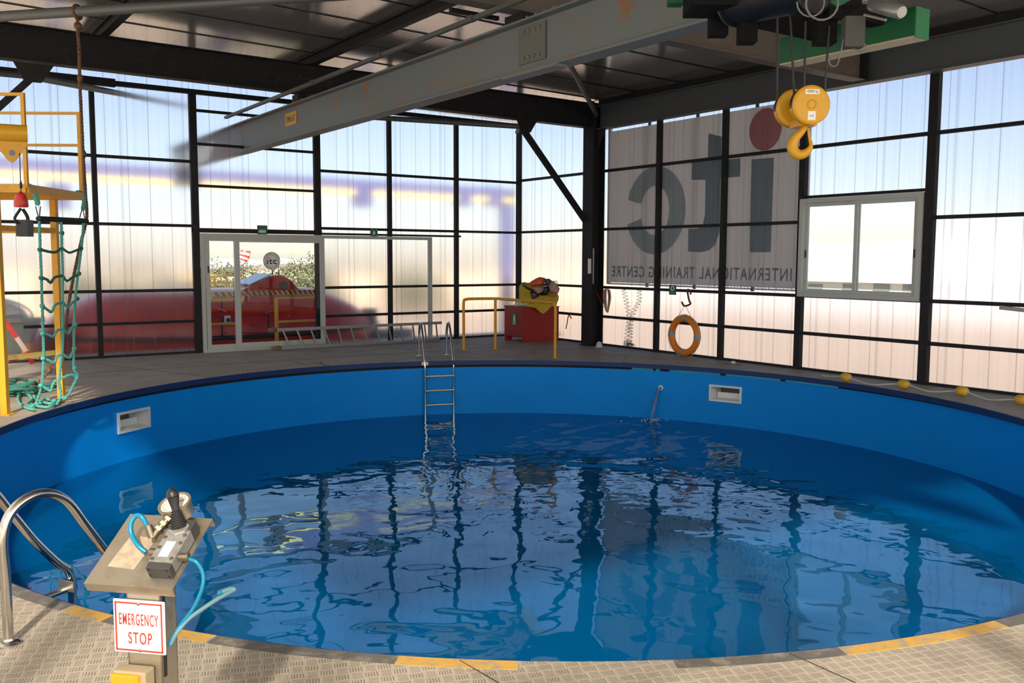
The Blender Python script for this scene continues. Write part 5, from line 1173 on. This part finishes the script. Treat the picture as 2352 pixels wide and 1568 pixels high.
# ================================================================== OUTSIDE
GZ = -1.4
mb = MB()
for z in (GZ, GZ-.2):
    mb.v += [P_(a, Rw(a)+.04, z) for a in angs]; mb.v += [P_(a, 700, z) for a in angs]
n = NPOOL
for k in range(n):
    k2 = (k+1) % n; mb.f += [(k, k2, n+k2, n+k), (2*n+k, 3*n+k, 3*n+k2, 2*n+k2), (k, 2*n+k, 2*n+k2, k2), (n+k, n+k2, 3*n+k2, 3*n+k)]
gd = mb.build('ground', M_sand); gd['kind'] = 'structure'; gd['label'] = 'pale sandy ground outside the building'
# walkway outside left wall
wk = thing('walkway', (5, 17.1, -.12), 'metal walkway outside the left wall between the door and the red boat', 'walkway')
MB().box((-2, 16.56, -.08), (13, 17.55, -.02)).build('walkway_plate', M_tread, wk)
for x in (-1.5, 3, 8, 12.5): MB().box((x-.05, 17.3, GZ), (x+.05, 17.4, -.08)).build('support_leg', M_dark, wk)
a, b = ony(530, 800, 17.0), ony(600, 790, 17.3)
for k in range(3): MB().prism([V(5.62+k*.36, 16.75, -.018), V(5.80+k*.36, 16.75, -.018), V(6.25+k*.36, 17.2, -.018), V(6.07+k*.36, 17.2, -.018)], (0, 0, .002)).build('hazard_stripe', M_yel, wk)
YR = 17.35
rl = thing('guard_rail', (5, YR, -.05), 'yellow tube guard rail outside the glass door in front of the red boat', 'guard rail')
def xz(x, y): p = ony(x, y, YR); return p
for x, y0 in ((409, 688), (407, 685)): pass
px_ = [xz(551, 740).x, xz(635, 740).x]
zt1, zt2 = xz(690, 684).z, xz(690, 737).z
for x_ in (px_[0], px_[1]): MB().cyl((x_, YR, -.05), (x_, YR, zt1+.02), .04, 12).build('rail_post', M_yel, rl, smooth=40)
for (xa, xb) in ((ony(468, 700, YR).x, px_[0]), (px_[1], ony(738, 690, YR).x)):
    for z in (zt1, zt2): MB().cyl((xa, YR, z), (xb, YR, z), .026, 10).build('rail', M_yel, rl, smooth=40)
# hazard-striped chute bar
def hazard_bar(x0, x1, y_, px, lab):
    zz = px; t = thing('hazard_bar', (x0, y_, zz-.2), lab, 'bar'); n = max(4, int((x1-x0)/.105)); h = .085
    MB().box((x0, y_, zz-h/2), (x1, y_+.03, zz+h/2)).build('bar', M_yel, t)
    for k in range(n):
        a = x0+(x1-x0)*k/n; w_ = (x1-x0)/n*.5; sk = .05
        MB().prism([V(a+sk*.0, y_-.001, zz+h/2), V(a+w_, y_-.001, zz+h/2), V(a+w_+sk, y_-.001, zz-h/2), V(a+sk, y_-.001, zz-h/2)], (0, -.002, 0)).build('black_stripe', M_black, t)
    MB().bar((x0-.02, y_+.015, zz-.0), (x0-.10, y_+.015, zz-.22), .03, .05, up=(0, 1, 0)).build('end_leg', M_yel, t)
YH = 17.42
hA, hB, hC, hD = ony(565, 673, YH), ony(735, 670, YH), ony(489, 676, YH), ony(536, 674, YH)
hazard_bar(hA.x, hB.x+.05, YH, hA.z, 'black and yellow striped bar outside the glass door, across the red boat')
hazard_bar(hC.x, hC.x+.62, YH-.06, hC.z-.0, 'short black and yellow striped bar seen through the narrow left door pane')
# red lifeboat
YB, HBt = 19.55, 1.5
lbt = thing('lifeboat', (6.2, YB, GZ), 'big red enclosed lifeboat standing outside the left wall', 'lifeboat')
mb = MB(); nx, na = 44, 28; xL, xR = 2.3, 9.75
def top(q): # profile of the roof
    if q < .24: return -.05+1.10*math.sin(q/.24*PI/2)**.75
    if q > .72: return 1.05*math.cos((q-.72)/.28*PI/2)**.8-.05*(q-.72)
    return 1.05
for i in range(nx):
    q = i/(nx-1); q = .5-.5*math.cos(PI*q); x = xL+(xR-xL)*q
    hw = HBt*(1-abs(2*q-1)**3.2)**.62; zt = top(q); zb2 = -1.15+.75*abs(2*q-1)**3
    for k in range(na):
        a = 2*PI*k/na; cx_, sz_ = math.cos(a), math.sin(a); e = .62
        y = YB+math.copysign(abs(cx_)**e, cx_)*hw*(1.0 if sz_ > 0 else 1-.35*abs(sz_)**1.5); zc = (zt+zb2)/2+.05; z = zc+math.copysign(abs(sz_)**.75, sz_)*((zt-zc) if sz_ > 0 else (zc-zb2))
        mb.v.append(V(x, y, z))
for i in range(nx-1):
    for k in range(na): mb.f.append((i*na+k, i*na+(k+1) % na, (i+1)*na+(k+1) % na, (i+1)*na+k))
mb.f.append(tuple(range(na))); mb.f.append(tuple((nx-1)*na+k for k in range(na)))
mb.build('hull', M_red, lbt, smooth=50)
YS = YB-HBt
# rubbing strake
mb = MB(); 
for s_ in (-1,): 
    pts = []
    for i in range(30):
        q = i/29; q2 = .03+.94*q; hw = HBt*(1-abs(2*q2-1)**3.2)**.62; pts.append(V(xL+(xR-xL)*q2, YB-hw*1.0-.02, .10+.10*abs(2*q2-1)**2))
    mb.tube(pts, .045, 8)
mb.build('rubbing_strake', base('strake_black', (.02, .02, .03), .6), lbt, smooth=60)
# cupola: wedge in the XZ plane, traced in size from the side view
yc0, yc1 = 18.75, 19.9
cp = [(555, 668), (578, 657), (600, 646), (625, 634), (640, 632), (652, 632), (662, 635), (672, 643), (688, 664), (690, 672)]
pts = [ony(x, y, yc0) for x, y in cp]; pts = [V(p.x, yc0+.12*(1 if 2 < i < 8 else 0), p.z) for i, p in enumerate(pts)]
MB().prism(pts, (0, yc1-yc0, 0)).build('cupola', M_red, lbt, smooth=30, bevel=.05)
w0 = [ony(x, y, yc0-.01) for x, y in ((577, 657), (627, 634), (633, 634), (584, 658))]
MB().prism([V(w0[0].x, yc0+.03, w0[0].z+.03), V(w0[1].x, yc0+.1, w0[1].z+.03), V(w0[1].x, yc1-.1, w0[1].z+.03), V(w0[0].x, yc1-.1, w0[0].z+.03)], (.01, 0, .02)).build('windscreen', base('windscreen_blue', (.35, .48, .60), .1), lbt)
ph = ony(654, 656, yc0-.02); MB().lathe(ph+V(0, .10, 0), (0, -1, 0), [(0, .10), (.05, .10), (.06, .085), (.06, .0)], 24).build('porthole', M_black, lbt)
for x, y in ((626, 630), (640, 630)): p = ony(x, y, 19.3); MB().cyl(p, p+V(0, 0, .09), .015, 8).build('roof_fitting', M_galv, lbt)
def on_hull(x, y): return ony(x, y, YS-.03)
for (x0, y0, x1, y1) in ((603, 686, 616, 681), (609, 719, 626, 714), (576, 746, 590, 746), (502, 709, 518, 716), (508, 768, 522, 763)):
    MB().tube([on_hull(x0, y0)+V(0, .03, 0), on_hull(x0, y0), on_hull(x1, y1), on_hull(x1, y1)+V(0, .03, 0)], .012, 8).build('hatch_handle', M_chrome, lbt)
mb = MB()
for (x0, y0, x1, y1) in ((552, 725, 618, 724), (618, 724, 618, 765), (552, 765, 618, 765), (470, 725, 512, 727), (512, 727, 512, 780), (511, 675, 511, 707)):
    mb.bar(on_hull(x0, y0)+V(0, .035, 0), on_hull(x1, y1)+V(0, .035, 0), .02, .012, up=(0, 1, 0))
mb.build('hatch_seam', M_black, lbt)
st = on_hull(523, 735); MB().box((st.x-.06, st.y+.0, st.z-.09), (st.x+.06, st.y+.03, st.z+.09)).build('hull_sticker', M_signw, lbt)
MB().lathe((st.x+.01, st.y, st.z), (0, -1, 0), [(0, .045), (.002, .045)], 16).build('sticker_disc', base('sticker_blue', (.02, .06, .2), .5), lbt)
for x in (3.6, 8.4): MB().box((x-.12, YB-1.0, GZ), (x+.12, YB+1.0, -.95)).build('cradle', M_dark, lbt)
pr3 = ony(838, 716, 19.0); MB().box((9.2, 18.9, -.2), (9.45, 19.2, .55)).build('stern_box', M_navy, lbt); MB().box((9.1, 18.7, -.15), (10.3, 19.3, .05)).build('stern_platform', M_navy, lbt)
# grey boat behind the lower left opening
gb = thing('rescue_boat', (.9, 18.5, GZ), 'light grey rescue boat with a clear domed cover outside the lower left opening', 'boat')
g1, g2 = onr(15, 769, 17.6), onr(85, 752, 17.6); 
mb = MB(); bx = [(-2.2, 0), (1.95, 0)]
mb.hexa([(-2.4, 17.75, -.35), (1.95, 17.75, -.35), (1.95, 19.0, -.35), (-2.4, 19.0, -.35), (-2.4, 17.55, .56), (2.38, 17.55, .62), (2.38, 19.3, .62), (-2.4, 19.3, .56)]); mb.build('hull', M_lead, gb, bevel=.04)
mb = MB(); mb.hexa([(-2.4, 17.50, .52), (2.4, 17.50, .58), (2.4, 17.56, .58), (-2.4, 17.56, .52), (-2.4, 17.50, .60), (2.4, 17.50, .66), (2.4, 17.56, .66), (-2.4, 17.56, .60)]); mb.build('gunwale', M_lead, gb)
mb = MB(); n_a, n_b = 12, 18
dc = V(1.3, 18.35, .62)
for j in range(n_a+1):
    e = PI/2*j/n_a
    for k in range(n_b*2): a = PI*k/n_b; mb.v.append(dc+V(math.cos(a)*math.cos(e)*.95, math.sin(a)*math.cos(e)*.7, math.sin(e)*.42))
for j in range(n_a):
    for k in range(n_b*2): k2 = (k+1) % (n_b*2); mb.f.append((j*36+k, j*36+k2, (j+1)*36+k2, (j+1)*36+k))
mb.build('dome_cover', M_dome, gb, smooth=60)
for s_ in (.93, .80): MB().tube([dc+V(math.cos(a)*.95*s_/.93, -.60+.0, math.sin(a)*.40*s_/.93+.02) for a in [PI*k/20 for k in range(21)]], .016, 8).build('dome_hoop', M_white, gb, smooth=60)
for x in (-1.6, 1.0): MB().box((x-.1, 17.9, GZ), (x+.1, 18.9, -.33)).build('cradle', M_dark, gb)
# wooden blocks and tape
wb_ = onr(65, 800, 16.9)
wbk = thing('timber_block', wb_, 'orange brown timber blocks by the lower left opening', 'timber')
MB().obox(onr(64, 799, 16.9), V(.09, 0, 0), V(0, .08, 0), V(0, 0, .09)).build('block', base('block_orange', (.45, .20, .08), .7), wbk)
MB().obox(V(1.4, 16.95, .04), V(.75, .0, 0), V(0, .10, 0), V(0, 0, .05)).build('plank', base('plank_olive', (.20, .16, .10), .8), wbk)
tpm = base('tape_red', (.72, .05, .04), .6); tpw = base('tape_white', (.75, .60, .55), .6)
ht = thing('barrier_tape', onz(75, 833), 'red and white barrier tape strung across the lower left opening', 'tape')
tr_ = 12.9
segs = [(-20, 715), (15, 742), (38, 775), (62, 810), (76, 835)]
for i in range(4): MB().bar(onr(*segs[i], tr_), onr(*segs[i+1], tr_), .004, .055, up=(0, 0, 1)).build('tape_strip', (tpm, tpm, tpw, tpm)[i], ht)
for i, (a, b) in enumerate((((-20, 835), (20, 826)), ((20, 826), (62, 816)), ((62, 816), (90, 820)))): MB().bar(onr(*a, tr_), onr(*b, tr_), .004, .06).build('tape_strip', (tpw, tpm, tpw)[i], ht)
MB().lathe(onr(63, 813, tr_)-V(0, 0, .03), (0, 0, 1), [(0, .01), (.02, .04), (.05, .035), (.07, .01)], 8).build('tape_knot', tpm, ht)
# canopy of the yard crane beyond the left wall
cn = thing('outdoor_gantry', (7, 21.6, GZ), 'long blue grey gantry beam of the yard outside, blurred by the left wall', 'gantry')
M_gan = base('gantry_blue_grey', (.10, .10, .24), .6); M_gy = base('gantry_yellow', (.75, .62, .22), .6)
YG = 21.6
g0 = ony(0, 372, YG); g1_ = ony(1178, 446, YG); zg0, zg1 = g0.z, g1_.z
MB().bar((-6, YG, zg0-.02), (g1_.x, YG, zg1), .3, .26).build('gantry_beam', M_gan, cn)
MB().bar((-6, YG-.05, zg0-.21), (g1_.x, YG-.05, zg1-.19), .3, .12).build('gantry_flange', M_gy, cn)
for px in (135, 832, 1062, 1133): 
    p = ony(px, 455, YG-.1); MB().box((p.x-.20, YG-.25, p.z-.22), (p.x+.20, YG+.05, p.z+.30)).build('gantry_trolley', M_gan, cn)
MB().box((g1_.x-.35, YG-.15, GZ), (g1_.x-.05, YG+.15, zg1)).build('gantry_leg', M_gan, cn)
MB().box((-5.6, YG-.15, GZ), (-5.3, YG+.15, zg0)).build('gantry_leg', M_gan, cn)
# boundary wall
o = MB().box((-30, 50, GZ), (80, 50.5, .72)).build('boundary_wall', M_stone); tag(o, 'long sand coloured boundary wall behind the yard', 'wall')
o = MB().box((-90, 150, GZ), (200, 151, -.55)).build('boundary_wall', M_stone); tag(o, 'far pale wall in front of the distant town', 'wall')
# trees
def tree(c_, h, w, seed, lab):
    rnd = random.Random(seed); t = thing('tree', c_, lab, 'tree', 'trees behind the yard'); mb = MB(); mt = MB()
    mt.tube([c_, c_+V(.1*w, 0, h*.3), c_+V(-.05*w, .1*w, h*.6)], [.12, .09, .04], 6)
    for b in range(5): a = rnd.uniform(0, 6.28); mt.tube([c_+V(0, 0, h*.3), c_+V(math.cos(a)*w*.3, math.sin(a)*w*.3, h*(.6+.2*rnd.random()))], [.06, .02], 5)
    mt.build('trunk', M_bark, t)
    lobes = [(c_+V(rnd.uniform(-.36, .36)*w, rnd.uniform(-.3, .3)*w, h*rnd.uniform(.35, .8)), rnd.uniform(.20, .36)*w) for _ in range(9)]
    for lc2, lr2 in lobes:
        for _ in range(420):
            d_ = V(rnd.gauss(0, 1), rnd.gauss(0, 1), rnd.gauss(0, .8)).normalized()*lr2*rnd.uniform(.55, 1.05); p = lc2+d_
            if p.z < c_.z+.05: continue
            s_ = rnd.uniform(.04, .09)*w*.36; u1 = V(rnd.gauss(0, 1), rnd.gauss(0, 1), rnd.gauss(0, 1)).normalized()*s_; v1 = u1.orthogonal().normalized()*s_*.55
            mb.add([p-u1, p-v1, p+u1, p+v1], [(0, 1, 2, 3)])
    mb.build('foliage', M_leaf, t)
tl = [(475, 57, 3.1, 4.2), (512, 44, 2.6, 4.2), (548, 58, 2.9, 4), (592, 40, 2.5, 4.0), (640, 36, 2.2, 3.2), (672, 45, 3.3, 4.0), (706, 57, 3.8, 4.4), (735, 40.5, 3.0, 3.6), (700, 31.5, 2.3, 2.9), (430, 39, 2.8, 4.0), (610, 31, 1.9, 2.4)]
tn = ['olive tree behind the boundary yard, seen in the narrow left door pane', 'olive tree beside the white door stile, left of the windsock', 'olive tree right below the striped windsock', 'olive tree just left of the round door sticker', 'low olive tree right behind the boat cupola', 'tall yellowish tree right of the round door sticker', 'tall yellowish tree near the right edge of the door glass', 'tree hidden behind the frosted wall, right of the door', 'nearer scrubby tree beside the sloping back of the boat cupola', 'tree blurred behind the frosted wall, left of the door', 'nearer scrubby bush left of the boat cupola']
for i, (px, D, h, w) in enumerate(tl):
    d = ray(px, 620); p = EYEP+d*(D/d.y); tree(V(p.x, p.y, GZ), h*.80, w*.86, i, tn[i])
for i, px in enumerate((230, 340, 850, 960, 1060)):
    d = ray(px, 620); p = EYEP+d*((44, 58, 57, 44, 60)[i]/d.y); tree(V(p.x, p.y, GZ), 2.3, 4, 30+i, ['tree far behind the frosted left wall, two posts left of the door', 'tree far behind the frosted left wall, just left of the door', 'tree far behind the frosted wall, first right of the door track', 'tree far behind the frosted wall above the aluminium ladder end', 'tree far behind the frosted wall beside the yellow handrail'][i])
# distant town
for i in range(26):
    px = 462+i*11+random.uniform(-3, 3); D = 250+i*11; d = ray(px, 600); p = EYEP+d*(D/d.y); w_ = random.uniform(3, 8); h_ = random.uniform(1.2, 2.4)
    o = MB().box((p.x-w_/2, p.y, GZ), (p.x+w_/2, p.y+6, GZ+h_)); o.box((p.x-w_/2-.1, p.y-.1, GZ+h_), (p.x+w_/2+.1, p.y+6.1, GZ+h_+.25)); o.box((p.x-w_*.1, p.y-.03, GZ), (p.x+w_*.08, p.y, GZ+h_*.5))
    ob = o.build('distant_house', M_houses); tag(ob, 'tiny pale house of the distant town on the horizon', 'house', 'houses of the distant town')
# windsock
wp0 = onr(562, 598, 62); ws = thing('windsock', V(wp0.x, wp0.y, GZ), 'red and white striped windsock on a thin pole beyond the yard', 'windsock')
MB().cyl((wp0.x, wp0.y, GZ), (wp0.x, wp0.y, wp0.z+.3), .05, 8).build('pole', M_white, ws)
sp_ = [onr(x, y, 62) for x, y in ((564, 575), (563.5, 580), (562.5, 585), (561, 590), (559.5, 594.5), (558, 598.5), (557, 602))]; rs = [.31, .35, .34, .32, .29, .25, .22]
for i in range(6): MB().lathe(sp_[i], sp_[i+1]-sp_[i], [(0, rs[i]), ((sp_[i+1]-sp_[i]).length, rs[i+1])], 16).build('sock_band', (M_signr, M_signw)[i % 2], ws, smooth=40)
# yellow walkway rails far away
fr2 = thing('yard_railing', onr(520, 655, 26), 'bright yellow stairway railing in the yard beyond the red boat', 'railing')
def yr(pl, r_=.03): MB().tube([onr(x, y, 26) for x, y in pl], r_, 6).build('rail', base('bright_yellow', (.85, .52, .02), .4), fr2)
for pl in ([(420, 633), (558, 633), (560, 648), (560, 670)], [(420, 650), (556, 648)], [(482, 635), (482, 665)], [(493, 636), (493, 668)], [(520, 649), (520, 668)], [(535, 665), (556, 640), (580, 638), (588, 642), (588, 665)], [(545, 668), (568, 645), (580, 645)], [(567, 640), (567, 665)], [(578, 640), (578, 660)], [(540, 636), (547, 642), (547, 655), (535, 658)], [(560, 662), (580, 650), (588, 650)]): yr(pl)
for (x, y) in ((482, 665), (493, 668), (560, 670), (588, 665), (520, 668)): p = onr(x, y, 26); MB().cyl((p.x, p.y, GZ), p, .03, 6).build('post', base('bright_yellow', (.85, .52, .02), .4), fr2)
# warehouse beyond the window
XW = 45
we = thing('warehouse', (XW+6, 30, GZ), 'long white warehouse with a pale sloping roof seen through the sliding window', 'building')
za_, zr_ = .42, 2.05
MB().box((XW, 16, GZ), (XW+16, 52, za_)).build('wall', M_whitebld, we)
mb = MB(); mb.hexa([(XW-.3, 15.5, za_), (XW+16, 15.5, za_), (XW+16, 52.5, za_), (XW-.3, 52.5, za_), (XW-.3, 15.5, za_+.06), (XW+16, 15.5, zr_+1.0), (XW+16, 52.5, zr_+1.0), (XW-.3, 52.5, za_+.06)]); mb.build('roof', M_whitebld, we)
for px in (1870, 1950, 2022, 1790, 2090): p = onx(px, 657, XW-.05); MB().box((XW-.04, p.y-.55, p.z-.24), (XW+.01, p.y+.42, p.z+.12)).build('window', base('dim_window', (.20, .24, .26), .4), we)
